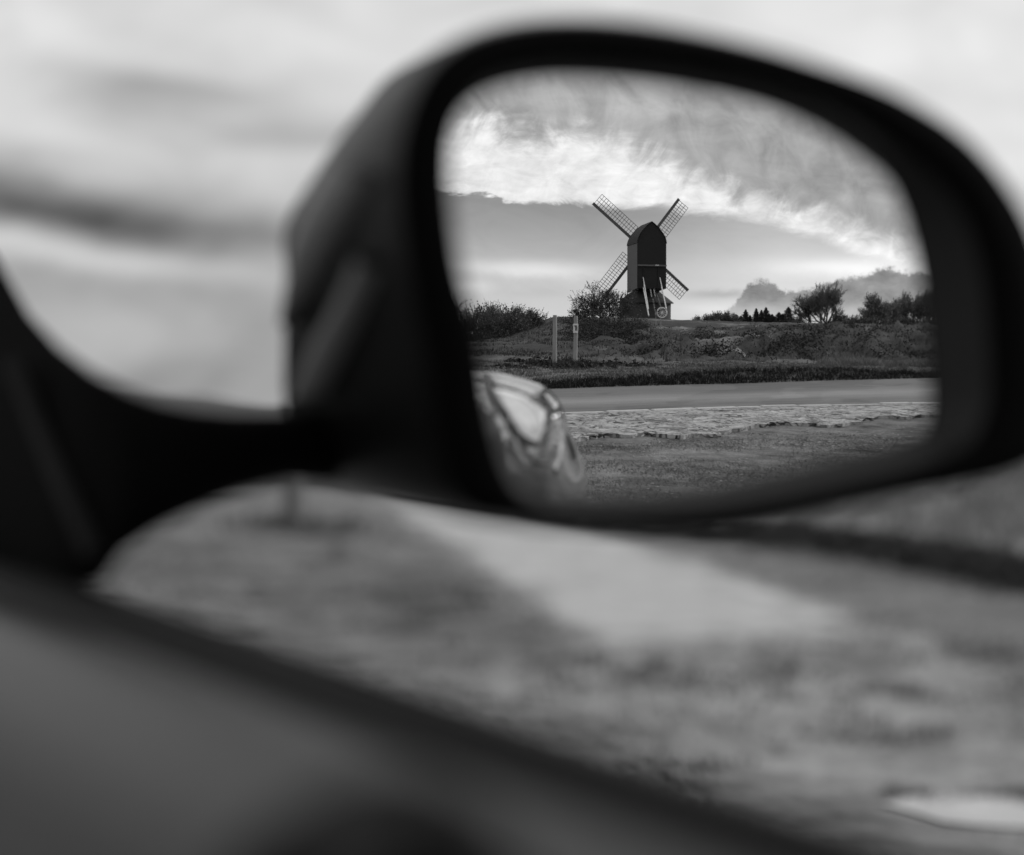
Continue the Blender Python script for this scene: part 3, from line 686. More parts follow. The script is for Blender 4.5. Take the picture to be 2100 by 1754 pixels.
def hgt(px, y0, y1, D): return mir_at(px, y0, D)[2] - mir_at(px, y1, D)[2]
# hawthorns left of the mound
TL = 'trees at the left end of the mound'
for px, yt, yb, D, lab, ln_, lm in ((958, 620, 735, 58, 'pale bare hawthorn at the left edge of the mirror', 900, 'leaf_pale'),
                                (985, 636, 735, 62, 'bare grey hawthorn second from the left edge of the mirror', 900, 'leaf_pale'),
                                (1018, 630, 728, 56, 'dark leafy hawthorn left of the mound slope', 2600, 'leaf'),
                                (1050, 628, 712, 60, 'dark hawthorn with a gappy crown behind the mound slope', 2600, 'leaf'),
                                (1078, 636, 708, 64, 'hawthorn with open branches nearest the mound crest', 1500, 'leaf'),
                                (1094, 645, 700, 70, 'small bare bush against the mound crest', 500, 'leaf_pale')):
    b_ = stand(px, yb, D); tree('hawthorn_tree' if 'bush' not in lab else 'bare_bush', b_, hgt(px, yt, yb, D), lab, TL, depth=4, trunks=7, trunk_f=0.36, spread=0.55, up=0.4, leafn=int(ln_ * .65), leaf_size=0.045, leaf_mat=lm, minr=0.009, lean0=0.5, jit=0.16, bark='bark_grey' if 'pale' in lm else 'bark')
b_ = stand(1022, 730, 50); tree('bramble_bush', b_, hgt(1022, 700, 730, 50), 'low dark bramble bush at the foot of the hawthorns', 'bushes on the mound', depth=3, trunks=6, trunk_f=.5, spread=.8, up=.1, leafn=2200, leaf_size=.05, minr=.006, lean0=.9, jit=.13)
# the bush in front of the windmill
for px, yt, yb, D, lab, ln_ in ((1230, 588, 668, 72, 'large bare thorn bush left of the windmill roundhouse', 1400), (1260, 600, 672, 74, 'twiggy thorn bush overlapping the windmill roundhouse', 1200), (1206, 618, 662, 71, 'low spreading thorn bush at the left of the windmill', 700)):
    b_ = stand(px, yb, D); tree('thorn_bush', b_, hgt(px, yt, yb, D), lab, 'thorn bushes in front of the windmill', depth=4, trunks=6, trunk_f=0.36, spread=0.66, up=0.12, leafn=int(ln_ * .8), leaf_size=0.045, minr=0.009, lean0=0.75, jit=0.12)
for px, yt, yb, D, lab in ((1250, 650, 712, 62, 'dark bramble mass on the mound face below the thorn bush'), (1300, 655, 690, 66, 'dark low bramble below the windmill steps')):
    b_ = stand(px, yb, D); tree('bramble_bush', b_, hgt(px, yt, yb, D), lab, 'bushes on the mound', depth=3, trunks=8, trunk_f=.5, spread=.8, up=.05, leafn=3000, leaf_size=.06, minr=.008, lean0=.9, jit=.2)
# skyline
SK = 'trees along the skyline right of the windmill'
b_ = stand(1692, 672, 170); tree('tall_bare_tree', b_, hgt(1692, 590, 672, 170), 'tall bare tree with a rounded open crown on the skyline', SK, depth=5, trunks=8, trunk_f=.27, spread=.5, up=.36, leafn=700, leaf_size=.05, leaf_mat='leaf_pale', minr=.015, lean0=.34, jit=.3, bark='bark_grey')
b_ = stand(1662, 672, 172); tree('young_tree', b_, hgt(1662, 612, 672, 172), 'smaller leafy tree leaning on the left of the tall bare tree', SK, depth=4, trunks=4, trunk_f=.34, spread=.5, up=.35, leafn=1100, leaf_size=.12, leaf_mat='leaf_pale', minr=.03, lean0=.15, jit=.3)
b_ = stand(1722, 674, 175); tree('young_tree', b_, hgt(1722, 645, 674, 175), 'low bush at the right foot of the tall bare tree', SK, depth=3, trunks=5, trunk_f=.4, spread=.6, up=.3, leafn=1500, leaf_size=.14, minr=.03, lean0=.5, jit=.3)
for i, (px, yt, yb, wd) in enumerate(((1508, 642, 664, 6), (1530, 632, 664, 7), (1549, 634, 665, 5), (1559, 633, 666, 6), (1571, 631, 666, 8), (1583, 641, 666, 7), (1597, 637, 667, 9), (1615, 631, 668, 8), (1540, 645, 665, 6), (1605, 645, 667, 7), (1626, 650, 668, 7), (1518, 648, 664, 8), (1590, 646, 666, 9), (1577, 640, 666, 6), (1553, 650, 665, 9), (1634, 654, 668, 9), (1620, 643, 668, 6))):
    D = 240; px += random.uniform(-2, 2); b_ = stand(px, yb + 6, D); conifer('conifer', b_, hgt(px, yt + random.uniform(-2, 4), yb + 6, D), wd * 0.00048 * D * random.uniform(2.6, 4.6), ('pointed dark conifer in the row on the skyline'), 'dark conifers on the skyline')
for px, yt, yb, D, lab in ((1432, 650, 665, 200, 'low hazy scrub bush just right of the windmill'), (1455, 646, 665, 205, 'scrub bush on the skyline between windmill and conifers'), (1476, 642, 666, 210, 'rounded scrub bush beside the first conifer'), (1492, 641, 666, 212, 'scrub bush against the left side of the conifers'), (1640, 655, 670, 200, 'scrub bush between the conifers and the tall bare tree'),
                           (1745, 652, 672, 150, 'small pale bush right of the tall bare tree'), (1763, 647, 672, 148, 'small dark clipped bush in front of the wood')):
    b_ = stand(px, yb + 5, D); tree('scrub_bush', b_, hgt(px, yt, yb + 5, D), lab, SK, depth=3, trunks=6, trunk_f=.45, spread=.6, up=.25, leafn=1500, leaf_size=D * .0007, minr=D * .00012, lean0=.7, jit=D * .0022, leaf_mat='leaf' if 'pale' not in lab and 'hazy' not in lab else 'leaf_pale')
for px, yt, yb, D, lab in ((1796, 608, 676, 160, 'broad bare dome shaped tree at the left of the wood'), (1822, 622, 676, 165, 'lower bare tree right of the dome shaped tree'), (1842, 617, 676, 170, 'narrow bare tree in the middle of the wood'), (1866, 607, 676, 168, 'bare tree with a gappy crown in the wood'), (1896, 601, 676, 165, 'tallest bare tree of the wood at the right edge of the mirror'), (1925, 598, 676, 168, 'bare tree of the wood half hidden by the mirror rim')):
    b_ = stand(px, yb + 4, D); tree('woodland_tree', b_, hgt(px, yt, yb + 4, D), lab, 'trees of the wood at the right', depth=4, trunks=8, trunk_f=.32, spread=.5, up=.4, leafn=1900, leaf_size=.10, minr=.028, lean0=.42, jit=.4, leaf_mat='leaf_pale', bark='bark_grey')

for k in range(9):
    px = 1782 + 17 * k + random.uniform(-4, 4); D = random.uniform(150, 158); b_ = stand(px, 678, D); tree('scrub_bush', b_, hgt(px, random.uniform(650, 660), 678, D), 'low scrub bush filling the foot of the wood at the right', 'scrub bushes under the wood', depth=3, trunks=6, trunk_f=.45, spread=.6, up=.25, leafn=900, leaf_size=.12, minr=.02, lean0=.7, jit=.34, leaf_mat='leaf')

# ================================================================== WINDMILL
DM = 110.0
mp_, mr_ = mir(1330, 600); am = math.atan2(mr_[0], mr_[1])
fa_w = np.array([math.sin(am), math.cos(am), 0]); ex_w = np.array([-math.cos(am), math.sin(am), 0])   # away from the car; to the right in the glass
PXM = DM * (mir_azel(1330, 600)[0] - mir_azel(1331, 600)[0]) * math.pi / 180                          # metres per picture unit there
m0 = stand(1330, 652, DM)
def W(px, py, dep):                                         # surveyed point: px,py in the picture, dep metres nearer (-) or farther (+) than the mill's post
    return mir_at(px, py, DM + dep)
mill = empty('windmill', m0, 'dark tarred post windmill with four lattice sails standing on the mound', 'windmill')
PHI = R(-13)                                                # the tail is turned a little so that the left side shows
e1 = ex_w * math.cos(PHI) - fa_w * math.sin(PHI); e2 = ex_w * math.sin(PHI) + fa_w * math.cos(PHI)
zz = np.array([0, 0, 1.0])
bw_, bd_ = 58 * PXM / math.cos(PHI), 5.2
cb = np.array([*(m0[:2] + (ex_w * (1330 - 1330) * PXM)[:2]), 0])
zof = lambda py: mir_at(1330, py, DM)[2]
z_b, z_s, z_t = zof(593), zof(503), zof(459)
prof = [(-.5, z_b)] + [(-u_, z_s + (z_t - z_s) * f_) for u_, f_ in ((.5, 0), (.488, .12), (.462, .25), (.422, .37), (.362, .50), (.288, .63), (.203, .76), (.108, .885), (0, 1.0))]
prof = prof + [(-x, z) for x, z in prof[-2::-1]]
off_c = ex_w * ((1337 - 1342.3) * PXM)
def BP(u, v, z): return cb + off_c + e1 * u * bw_ + e2 * (v * bd_) + zz * z      # v = 0 at the tail face
cb = cb - e2 * (bd_ / 2)
mb = MB(); fr_ = [BP(u, 0, z) for u, z in prof]; mb.cap(fr_, True); bk = [BP(u, 1, z) for u, z in prof]; mb.cap(bk)
mb.cap([fr_[0], bk[0], bk[-1], fr_[-1]]); body = mb.build('body', M['tar_board'], mill)
sk = MB(); sk.grid([[BP(-.503, -0.002, z_b), BP(-.503, 1.0, z_b - .45)], [BP(-.503, -0.002, z_s), BP(-.503, 1.0, z_s)]]); sk.build('side_boarding', M['grey_board'], mill)
sk = MB(); sk.grid([[BP(.503, 0, z_b), BP(.503, 1.0, z_b - .3)], [BP(.503, 0, z_s), BP(.503, 1.0, z_s)]]); sk.build('side_boarding', M['grey_board'], mill)
rf = MB(); up_ = prof[1:-1]
rf.grid([[BP(u * 1.03, -0.03, z + .03) for u, z in up_], [BP(u * 1.03, 1.03, z + .03) for u, z in up_]]); rf.build('roof', M['mill_roof'], mill)
lb = MB(); lb.bar(BP(-.5, -0.03, zof(547)), BP(.5, -0.03, zof(547)), .16, .14, zz); ob = lb.build('ledge', M['grey_board'], mill)
lb = MB(); lb.bar(BP(-.28, -.012, zof(549)), BP(-.28, -.012, zof(592)), .08, .05, e1); lb.bar(BP(.22, -.012, zof(549)), BP(.22, -.012, zof(592)), .08, .05, e1); lb.bar(BP(-.28, -.012, zof(592)), BP(.22, -.012, zof(592)), .1, .05, zz)
lb.build('door_frame', M['mill_roof'], mill)
lb = MB(); lb.bar(BP(.10, -.05, zof(546.5)), BP(.22, -.05, zof(546.5)), .09, .1, zz); lb.build('ledge_block', M['white_wood'], mill)  # small white block on the ledge
# sails on the far side
HUB = np.array(BP(0, 1.12, 0)); HUB[2] = zof(504.7)
hub_off = W(1316.4, 504.7, bd_ / 2 + .6); HUB[0:2] = hub_off[0:2]
sx = MB(); sx.tube([HUB - e2 * 1.6, HUB + e2 * .25], .28, 10); sx.build('windshaft', M['sail_wood'], mill)
for (tx, ty) in ((1215, 416), (1395, 402), (1415, 590), (1239, 606)):
    dx, dz = (tx - 1316.4), -(ty - 504.7)
    d = nrm(e1 * dx / math.cos(PHI) * 1.0 + zz * dz); Ls = math.hypot(dx, dz) * PXM * 1.02
    cw = nrm(e1 * dz + zz * -dx)                           # clockwise side as seen in the glass
    s1 = MB(); s1.bar(HUB, HUB + d * Ls, .30, .22, cw); sail = s1.build('sail', M['sail_wood'], mill)
    s2 = MB(); r0, r1, wd = Ls * .25, Ls * .985, 27 * PXM
    for k in range(4): o_ = .12 + (wd - .12) * k / 3; s2.bar(HUB + d * r0 + cw * o_, HUB + d * r1 + cw * o_, .045, .05, cw)
    nb_ = 16
    for k in range(nb_ + 1): rr = r0 + (r1 - r0) * k / nb_; s2.bar(HUB + d * rr, HUB + d * rr + cw * (wd + .02), .045, .045, d)
    s2.build('lattice', M['lattice'], sail)
# roundhouse
rc = np.array([*(m0[:2] + (ex_w * (1323.5 - 1330) * PXM)[:2]), 0]); rr_ = 55 * PXM
def ring(rad, z, n=16): return [rc + ex_w * rad * math.cos(6.2832 * k / n) + fa_w * rad * math.sin(6.2832 * k / n) + zz * z for k in range(n)]
mb = MB(); mb.grid([ring(rr_ * .95, zof(675)), ring(rr_ * .95, zof(621))], close_u=True); rh = mb.build('roundhouse', M['brick'], mill, True)
mb = MB(); mb.grid([ring(rr_ * 1.05, zof(622.5)), ring(rr_ * 1.05, zof(620.5)), ring(rr_ * .42, zof(594))], close_u=True); mb.build('roundhouse_roof', M['mill_roof'], mill)
pq = MB(); pq.tube([m0 + zz * .2, m0 + zz * (zof(580) - m0[2])], .45, 8); pq.build('main_post', M['mill_roof'], mill)
# steps at the tail: two white strings, white handrails, treads
def S(px, py, f): return W(px, py, -bd_ / 2 - .1 - f * 5.0)
st = MB()
A0, A1 = S(1319.5, 590, 0), S(1330.5, 648, 1); B0, B1 = S(1357, 590, 0), S(1366.5, 634, .9)
lad = empty('steps', S(1345, 645, 1)); lad.parent = mill; lad.location = Vector(S(1345, 645, 1)) - Vector(m0)
tr = MB()
for k in range(15):
    f = (k + .5) / 15; tr.bar(A0 + (A1 - A0) * f, B0 + (B1 - B0) * f, .16, .035, fa_w)
tr.build('tread', M['tar_board'], lad)
for P, Q in ((A0, A1), (B0, B1)):
    x = MB(); x.bar(P, Q, .11, .14, ex_w); x.build('string', M['white_wood'], lad)
for P, Q in ((S(1318.9, 568.5, 0), S(1330, 634, .85)), (S(1353.4, 570, 0), S(1365.7, 628, .85))):
    x = MB(); x.bar(P, Q, .08, .08, ex_w); x.build('handrail', M['white_wood'], lad)
for f in (.12, .5, .9):
    x = MB(); x.bar(A0 + (A1 - A0) * f, S(1318.9, 568.5, 0) + (S(1330, 634, .85) - S(1318.9, 568.5, 0)) * f, .05, .05, ex_w)
    x.build('rail_post', M['white_wood'], lad); x = MB(); x.bar(B0 + (B1 - B0) * f, S(1353.4, 570, 0) + (S(1365.7, 628, .85) - S(1353.4, 570, 0)) * f, .05, .05, ex_w); x.build('rail_post', M['white_wood'], lad)
for xa, ya, xb, yb in ((1334, 593, 1336.5, 609), (1341, 593, 1344, 609)):
    x = MB(); x.bar(S(xa, ya, -.05), S(xb, yb, .25), .11, .06, ex_w); x.build('support_board', M['white_wood'], lad)
for k in range(13):
    x = MB(); f = k / 12; p = S(1339 + 5.5 * f, 612 + 32 * f, .3 + .65 * f); x.bar(p - ex_w * .07, p + ex_w * .07, .06, .05, zz); x.build('tread_nosing', M['white_wood'], lad)
# tail pole and its wheel
tp = MB(); tp.tube([W(1345, 600, -2), W(1357.4, 640, -7.0)], .11, 6); tp.build('tail_pole', M['sail_wood'], mill)
wc = W(1357.4, 641.5, -7.1); wr = 9.3 * PXM
x = MB(); ringp = [wc + ex_w * wr * math.cos(6.2832 * k / 28) + zz * wr * math.sin(6.2832 * k / 28) for k in range(29)]
x.tube(ringp, .065, 6, caps=False)
for k in range(12): a = 6.2832 * k / 12; x.bar(wc, wc + (ex_w * math.cos(a) + zz * math.sin(a)) * wr, .045, .045, fa_w)
x.tube([wc - fa_w * .12, wc + fa_w * .12], .11, 8); x.build('wheel', M['white_wood'], mill)

# ================================================================== POSTS
def post(px0, yt, yb, wpx, D, name, label, group, taper=1.0, tilt=0.0, top_cut=.0):
    b_ = mir_at(px0, yb, D); t_ = mir_at(px0 + tilt, yt, D); r_ = wpx * .5 * PXM / DM * D
    n = 9; x = MB(); pts = []; rads = []
    for k in range(n + 1):
        f = k / n; pts.append(b_ + (t_ - b_) * f + np.array([random.uniform(-1, 1), random.uniform(-1, 1), 0]) * r_ * .06); rads.append(r_ * (1.08 - .12 * f) * taper)
    pts.insert(0, b_ - np.array([0, 0, .15])); rads.insert(0, r_ * 1.1); x.tube(pts, rads, 12)
    o = x.build(name, M['post_wood'], None, True); o.data.polygons[-1].use_smooth = False; o.data.polygons[-2].use_smooth = False
    return tag(o, label, 'post', group), b_, t_, r_
PG = 'thick wooden posts below the windmill'
post(1137, 646.5, 757, 8.6, 20.0, 'wooden_post', 'left thick wooden post without a sign on the grass below the windmill', PG, tilt=1)
root = empty('sign_post', mir_at(1180, 751, 21), 'thick wooden post carrying a small white notice below the windmill', 'post', PG)
o, b_, t_, r_ = post(1179.5, 648, 751, 8.6, 21.0, 'post', None, None, tilt=1.5)
for k in list(o.keys()): del o[k]
o.parent = root; o.data.transform(Matrix.Translation(-Vector(root.location)))
sc_ = mir_at(1180.6, 673.5, 21.0 - r_ - .012); sw, sh = 10.5 * PXM / DM * 21 / 2, 18.5 * PXM / DM * 21 / 2
tv = nrm(t_ - b_); fw = nrm(np.array([sc_[0] - M0[0], sc_[1] - M0[1], 0])); sx_ = np.array([-fw[1], fw[0], 0]); sx_ = sx_ if sx_ @ ex_w > 0 else -sx_
x = MB(); x.bar(sc_ - tv * sh, sc_ + tv * sh, sw * 2, .012, sx_); sg_ = x.build('notice', M['sign_white'], root)
x = MB(); f_ = -fw * .010
x.bar(sc_ + f_ - tv * sh * .55, sc_ + f_ + tv * sh * .5, sw * .35, .004, sx_); x.bar(sc_ + f_ * 1.01 + tv * sh * .5 - sx_ * sw * .55, sc_ + f_ * 1.01 + tv * sh * .5 + sx_ * sw * .55, sh * .22, .004, tv)
x.bar(sc_ + f_ * 1.2 + sx_ * sw * .45 - tv * sh * .5, sc_ + f_ * 1.2 + sx_ * sw * .45 + tv * sh * .3, sw * .25, .004, sx_); x.build('print', M['sign_dark'], sg_)
# tufts at the feet of the posts
sp = []
for px, D in ((1137, 20), (1180, 21)):
    c_ = mir_at(px, 754, D)
    for _ in range(80):
        a = random.uniform(0, 6.28); r2 = .42 * random.random() ** .7; xx, yy = c_[0] + r2 * math.cos(a) * 1.3, c_[1] + r2 * math.sin(a); sp.append((xx, yy, height(xx, yy)))
tag(tufts('post_grass', sp, .05, .16, 8, M['grass_dark'], .08, .014, .8), 'dark rank grass round the feet of the two posts', 'grass', kind='stuff')
for px, yt, yb, wpx, D, lab in ((1129, 650, 664, 2.2, 80, 'thin fence stake on the mound crest left of the thick posts'), (1345, 640, 690, 1.1, 62, 'thin upright rod below the left of the windmill steps'), (1355, 638, 683, 1.1, 64, 'thin upright rod below the windmill wheel'), (1331, 672, 700, 1.2, 52, 'short stake on the mound below the windmill steps'), (1076, 696, 722, 1.1, 36, 'thin stake on the slope left of the thick posts')):
    post(px, yt, yb, wpx, D, 'stake', lab, 'thin stakes on the mound')
# one post ahead of the car, half hidden by the mirror
b_ = ground_at(603, 1082); x = MB(); x.tube([b_ + [0, 0, -.1], b_ + [0, 0, 0.5], b_ + [0.01, 0, 1.0], b_ + [0.01, 0, 1.12]], [.11, .10, .095, .09], 12)
tag(x.build('wooden_post', M['grey_board'], None, True), 'dark blurred wooden post on the grass ahead under the mirror arm', 'post')
sp = [(b_[0] + random.gauss(0, .3), b_[1] + random.gauss(-.3, .6), 0) for _ in range(70)]
tag(tufts('tall_grass', sp, .05, .16, 7, M['grass_mid'], .12, .02, .8), 'dark tall grass round the foot of the blurred post', 'grass', kind='stuff')
# far hills ahead
x = MB(); rows_ = []
hp = [(-8 + 2.0 * k, 420.0) for k in range(34)]
for a, D in hp:
    hh = 3.0 + 2.2 * fbm(a * .25, 3.0, 1.0, 4) + (2.5 if a < 16 else 0); px_, py_ = math.sin(R(a)) * D, math.cos(R(a)) * D
    rows_.append([(px_ * .9, py_ * .9, -14), (px_ * .97, py_ * .97, hh * .7 - 1), (px_, py_, hh), (px_ * 1.15, py_ * 1.15, hh - 1), (px_ * 1.4, py_ * 1.4, -40)])
x.grid(rows_); M['hill'] = mat('hill', 0.10, .95, .4, .05); tag(x.build('hills', M['hill'], None, True), kind='structure')

# ================================================================== CAR
car = empty('car', (0.1, 0.0, 0.0), 'open car with a black wing mirror, dark door sill and glossy reflecting flank', 'car')
def loop(pts, depth, per=6):
    return [on_plane(p[0], p[1], depth) for p in bezel(pts, per)]
GL = [(944, 540), (924, 345), (944, 240), (1000, 168), (1110, 134), (1250, 131), (1450, 155), (1636, 206), (1780, 304), (1854, 440), (1892, 605), (1908, 770), (1908, 852), (1880, 893), (1695, 938), (1450, 990), (1235, 1011), (1116, 1003), (1060, 955), (1015, 850), (989, 700)]
RIn = [(943, 540), (923, 345), (943, 239), (1000, 166), (1110, 132), (1250, 129), (1450, 152), (1645, 198), (1800, 275), (1948, 400), (2010, 545), (2028, 740), (2020, 845), (1963, 922), (1740, 988), (1470, 1034), (1230, 1041), (1098, 1024), (1044, 972), (1010, 850), (987, 700)]
ROut = [(835, 540), (818, 330), (862, 172), (945, 86), (1080, 46), (1240, 42), (1440, 70), (1660, 126), (1855, 200), (2010, 310), (2120, 480), (2170, 700), (2155, 880), (2085, 968), (1800, 1027), (1480, 1086), (1230, 1083), (1060, 1070), (955, 1042), (900, 930), (866, 700)]
Back = [(587, 570), (584, 468), (640, 368), (725, 245), (850, 128), (1150, 105), (1420, 150), (1600, 230), (1740, 340), (1820, 480), (1850, 600), (1850, 720), (1830, 800), (1790, 880), (1650, 985), (1400, 1035), (1150, 1048), (860, 1016), (640, 974), (588, 866), (582, 700)]
gl, ri, ro, bk = loop(GL, 0.0), loop(RIn, 0.010), loop(ROut, 0.006), loop(Back, -0.13)
mid = [a * .5 + b_ * .5 + MN * .006 for a, b_ in zip(ri, ro)]
ro2 = [a + (b_ - a) * .10 + nrm(a - MC) * .002 for a, b_ in zip(ro, bk)]
half = [a + (b_ - a) * .55 + nrm((a + b_) / 2 - MC) * .002 for a, b_ in zip(ro, bk)]
wm = MB(); wm.grid([ro, ro2, half, bk], close_u=True); wm.cap(bk)
wing = wm.build('wing_mirror', M['gloss_black'], car, True)
x = MB(); x.grid([ri, mid, ro], close_u=True); x.build('rim', M['plastic'], wing, True)
glb = [MC + (p - MC) * 1.012 - MN * .001 for p in gl]
x = MB(); x.grid([ri, [a * .5 + b_ * .5 for a, b_ in zip(ri, glb)], glb], close_u=True); x.build('recess', M['plastic_in'], wing, True)
# the convex glass: a piece of a sphere
gc = sum(gl) / len(gl); rows_ = []
for k in range(26):
    f = k / 25 * 1.02 if k else 0.0008
    row = []
    for p in gl:
        v_ = gc + (p - gc) * f; row.append(MO + nrm(v_ - MO) * MR)
    rows_.append(row)
x = MB(); x.grid(rows_, close_u=True); go = x.build('mirror_glass', M['mirror'], wing, True)
off_ = np.array(wing.location); base_ = np.array([0.1, 0, 0])
wn_ = [nrm(np.array(v.co) + base_ - MO) for v in go.data.vertices]
if sum(float(np.array(p.normal) @ MN) for p in go.data.polygons) < 0: go.data.flip_normals()
go.data.normals_split_custom_set_from_vertices([tuple(v) for v in wn_])
# lighter strips that paint reflection streaks on the housing's inner side
from mathutils.bvhtree import BVHTree
hb = BVHTree.FromPolygons([tuple(v) for v in wm.V], wm.F)
def onside(px, py, up_=.004):
    d = ray(px, py); h_ = hb.ray_cast(Vector(CAM), Vector(d))
    if h_[0] is None: return CAM + d * .66
    n2 = np.array(h_[1]); n2 = n2 if n2 @ d < 0 else -n2; return np.array(h_[0]) + n2 * up_
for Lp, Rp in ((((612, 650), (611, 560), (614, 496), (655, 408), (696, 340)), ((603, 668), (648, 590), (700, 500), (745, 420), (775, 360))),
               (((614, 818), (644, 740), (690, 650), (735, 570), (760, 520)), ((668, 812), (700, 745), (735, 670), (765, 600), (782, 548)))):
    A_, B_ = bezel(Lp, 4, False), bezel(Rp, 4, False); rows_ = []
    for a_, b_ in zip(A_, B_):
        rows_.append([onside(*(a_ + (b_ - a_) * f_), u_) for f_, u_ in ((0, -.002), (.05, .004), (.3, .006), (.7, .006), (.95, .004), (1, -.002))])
    y_ = MB(); y_.grid(rows_); y_.build('housing_sheen', M['sheen'], wing, True)
# arm and the corner panel it stands on
def at_depth(px, py, dep): d = ray(px, py); return CAM + d * (dep / (d @ f2))
sec = [(760, 845, 770, 1000, .625, .03), (680, 846, 690, 990, .61, .03), (580, 848, 590, 984, .59, .028), (480, 847, 485, 1012, .575, .026), (400, 839, 395, 1050, .56, .022), (330, 825, 315, 1090, .55, .018),
       (260, 800, 250, 1134, .55, .014), (190, 763, 205, 1196, .56, .012), (120, 710, 120, 1204, .59, .011), (60, 646, 60, 1196, .63, .011), (0, 540, 0, 1184, .67, .011), (-90, 380, -90, 1166, .74, .011), (-200, 150, -200, 1140, .84, .012), (-330, -160, -320, 1085, .96, .014), (-470, -520, -440, 1070, 1.12, .016)]
rows_ = []
for xa, ya, xb, yb, dep, th in sec:
    a, b_ = at_depth(xa, ya, dep), at_depth(xb, yb, dep); c_, h_ = (a + b_) / 2, (a - b_) / 2; dv = nrm(c_ - CAM)
    rows_.append([c_ + h_ * math.copysign(abs(math.cos(t_)) ** .8, math.cos(t_)) + dv * th * math.copysign(abs(math.sin(t_)) ** .6, math.sin(t_)) for t_ in [6.2832 * k / 24 for k in range(24)]])
x = MB(); x.grid(rows_[:7], close_u=True); x.cap(rows_[0]); x.build('arm', M['plastic'], wing, True)
x = MB(); x.grid(rows_[6:], close_u=True); x.cap(rows_[-1]); x.build('corner_panel', M['plastic'], car, True)
x = MB(); x.tube([at_depth(30, 740, .61), at_depth(75, 850, .595), at_depth(120, 960, .575), at_depth(165, 1060, .555), at_depth(200, 1140, .545)], .004, 8); x.build('panel_seam', M['rubber'], car, True)
# door top: weather strip and inner lining
P0, P1 = np.array([.090, .663, .95]), np.array([.170, .218, .935])
def along(t_, dx, dz): p = P0 + (P1 - P0) * t_; sd_ = nrm(np.array([P0[1] - P1[1], P1[0] - P0[0], 0])); return p + sd_ * dx + np.array([0, 0, dz])
ts = [-1.7 + .06 * k for k in range(50)]
x = MB(); x.grid([[along(t_, dx, dz) for t_ in ts] for dx, dz in ((.004, -.03), (.003, -.008), (0, -.001), (-.004, .0005), (-.012, 0), (-.020, -.002), (-.025, -.006), (-.026, -.02))]); door = x.build('door', M['rubber'], car, True)
x = MB(); x.grid([[along(t_, dx, dz) for t_ in ts] for dx, dz in ((-.024, -.02), (-.0245, -.009), (-.027, -.005), (-.032, -.0055), (-.039, -.008), (-.046, -.014), (-.053, -.026), (-.058, -.044), (-.062, -.07), (-.064, -.10), (-.066, -.16), (-.07, -.3), (-.068, -.6))]); x.build('door_lining', M['card'], door, True)
x = MB(); x.tube(bezel([at_depth(560, 1880, .235), at_depth(660, 1780, .25), at_depth(780, 1725, .262), at_depth(900, 1760, .262), at_depth(980, 1860, .25)], 5, False), [.006] + [.010] * 19 + [.006], 10); x.build('door_pull', M['rubber'], door, True)
# flank: door skin sweeping into a wide rear haunch
pd_ = [(.112, .943), (.120, .936), (.127, .925), (.132, .905), (.136, .88), (.139, .85), (.141, .82), (.143, .79), (.144, .76), (.144, .72), (.143, .66), (.139, .55), (.13, .42), (.115, .28), (.09, .2)]
pf_ = [(.157, .931), (.164, .924), (.169, .911), (.172, .895), (.173, .875), (.173, .85), (.170, .82), (.170, .79), (.170, .76), (.169, .72), (.167, .66), (.16, .55), (.148, .42), (.13, .28), (.10, .2)]
pw_ = [(.07, .946), (.09, .9465), (.108, .944), (.124, .939), (.137, .931), (.147, .921), (.154, .908), (.159, .890), (.162, .866), (.164, .838), (.166, .81), (.168, .77), (.168, .71), (.16, .5), (.12, .25)]
ph_ = [(-.03, .940), (.024, .937), (.057, .930), (.088, .922), (.111, .914), (.125, .902), (.137, .888), (.147, .868), (.153, .847), (.161, .829), (.173, .805), (.185, .775), (.190, .72), (.18, .5), (.14, .25)]
pt_ = [(-.30, .812), (-.25, .812), (-.20, .808), (-.15, .80), (-.12, .79), (-.09, .775), (-.07, .758), (-.055, .735), (-.05, .71), (-.045, .68), (-.04, .65), (-.04, .61), (-.05, .56), (-.06, .45), (-.1, .28)]
def flank_rows():
    rows_ = []
    for y_ in np.concatenate([np.arange(1.5, .3, -.1), np.arange(.3, -1.1, -.04), np.arange(-1.1, -2.3, -.1)]):
        if y_ > .0: w_ = 1 - smooth(.0, .22, y_); A, B = pf_, pd_
        elif y_ > -.36: w_ = 1 - smooth(-.36, -.18, y_); A, B = pd_, pw_
        elif y_ > -.84: w_ = 1 - smooth(-.84, -.36, y_); A, B = pw_, ph_
        else: w_ = smooth(.84, 2.3, -y_); A, B = ph_, pt_
        P = [np.array(a) * (1 - w_) + np.array(b_) * w_ for a, b_ in zip(A, B)]
        if y_ > .3: dx_ = min(0, .09 + (.663 - y_) / .445 * .080 - .157); P = [p + np.array([dx_, 0]) for p in P]
        P = bezel(P, 5, False); rows_.append([(p[0], y_, p[1]) for p in P])
    return rows_
FR = flank_rows(); kd = [i for i, r_ in enumerate(FR) if r_[0][1] > -.21][-1]
x = MB(); x.grid(FR[kd:]); fl = x.build('flank', M['paint'], car, True)
x = MB(); x.grid(FR[:kd + 1]); x.build('door_skin', M['dimmed_paint'], door, True)  # darker finish imitates the ground's dark reflection
x = MB(); x.grid([[(r_[0][0] - s_, r_[0][1], r_[0][2] + .004 * (1 if s_ else 0)) for s_ in (0, .1, .5, 1.0, 1.5)] for r_ in FR if r_[0][1] < -.25]); x.build('rear_deck', M['paint'], car, True)
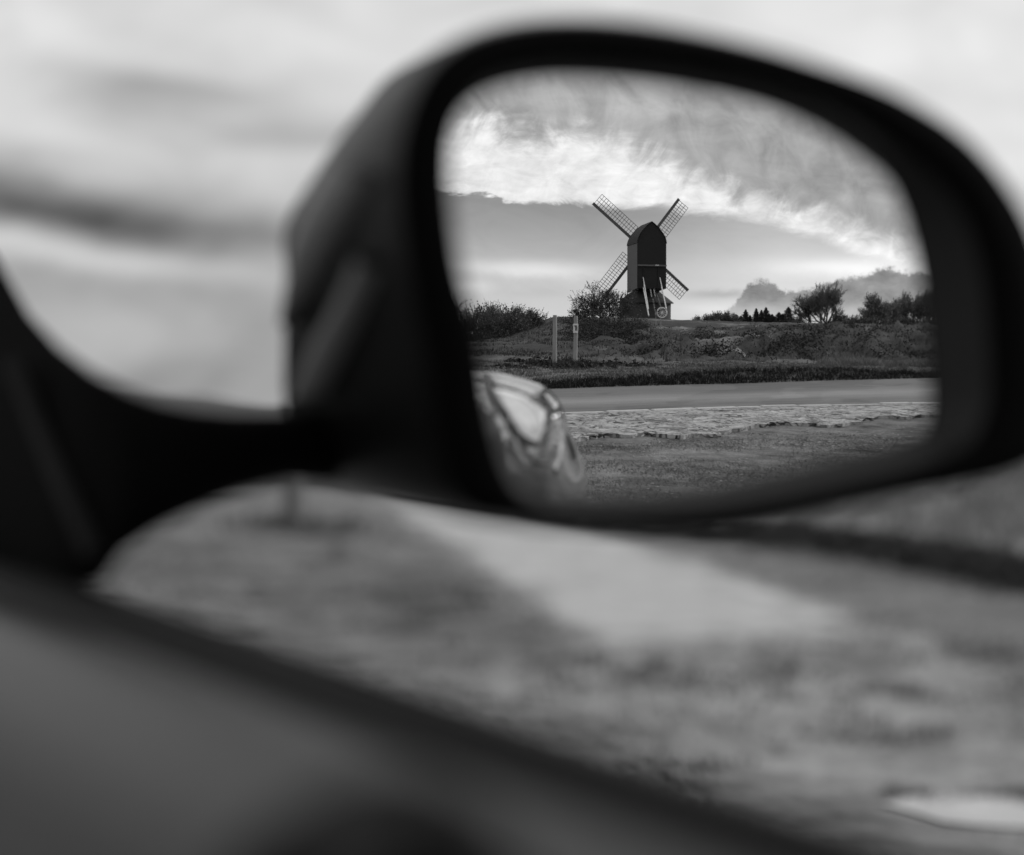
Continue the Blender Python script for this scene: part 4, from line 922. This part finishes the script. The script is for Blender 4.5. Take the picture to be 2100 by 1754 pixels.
# seams and imitated reflections that follow the flank
from mathutils.bvhtree import BVHTree
flat_v = [tuple(p) for r_ in FR for p in r_]; n_ = len(FR[0])
bvh = BVHTree.FromPolygons(flat_v, [(i * n_ + j, i * n_ + j + 1, (i + 1) * n_ + j + 1, (i + 1) * n_ + j) for i in range(len(FR) - 1) for j in range(n_ - 1)])
def on_flank(px, py):
    p, r_ = mir(px, py); h_ = bvh.ray_cast(Vector(p), Vector(r_))
    if h_[0] is None: return None
    nn2 = h_[1] if h_[1].dot(Vector(r_)) < 0 else -h_[1]; return np.array(h_[0]), np.array(nn2)
def flank_line(pts, wd, name, material, lift=.0015):
    S_ = []
    for i in range(len(pts) - 1):
        for k in range(5):
            f = k / 5; S_.append((pts[i][0] + (pts[i + 1][0] - pts[i][0]) * f, pts[i][1] + (pts[i + 1][1] - pts[i][1]) * f))
    S_.append(pts[-1]); S_ = [on_flank(*s) for s in S_]; S_ = [s for s in S_ if s]
    if len(S_) < 2: print('no hit', name); return None
    x = MB(); x.tube([s[0] + s[1] * (lift - wd * .6) for s in S_], wd, 8); return x.build(name, material, car, True)
flank_line([(1000, 771), (1007, 779), (1014, 790)], .005, 'panel_gap', M['trim'])
WL = [(1004, 794), (1015, 815), (1035, 850), (1061, 893), (1083, 907), (1098, 912)]
WR = [(1009, 795), (1045, 805), (1085, 817), (1117, 840), (1117, 880), (1102, 911)]
rows_ = []
for a_, c_ in zip(bezel(WL, 6, False), bezel(WR, 6, False)):
    row = [on_flank(*(a_ + (c_ - a_) * k / 14)) for k in range(15)]
    if all(row): rows_.append([h_[0] + h_[1] * .0025 for h_ in row])
x = MB(); x.grid(rows_); shine = x.build('sky_shine', M['shine_metal'], car, True)  # mirror-like patch added for the sky's bright reflection on the flank
flank_line(WL + WR[::-1] + [(1004, 794)], .0035, 'shine_outline', M['trim'], .003).parent = shine  # dark outline round the added bright patch
flank_line([(1063, 897), (1075, 925), (1092, 944), (1110, 953), (1122, 950)], .003, 'panel_gap', M['trim'])
flank_line([(1143, 842), (1150, 858), (1153, 885), (1152, 915), (1147, 945), (1138, 968)], .0045, 'dark_reflection', M['dark_reflect'])  # dark strip added as the bank's reflection along the haunch edge
for px, py in ((985, 860), (1000, 930), (1060, 893), (1100, 850), (1140, 870), (1120, 954), (1180, 980)):
    print('FLANK', px, py, on_flank(px, py))
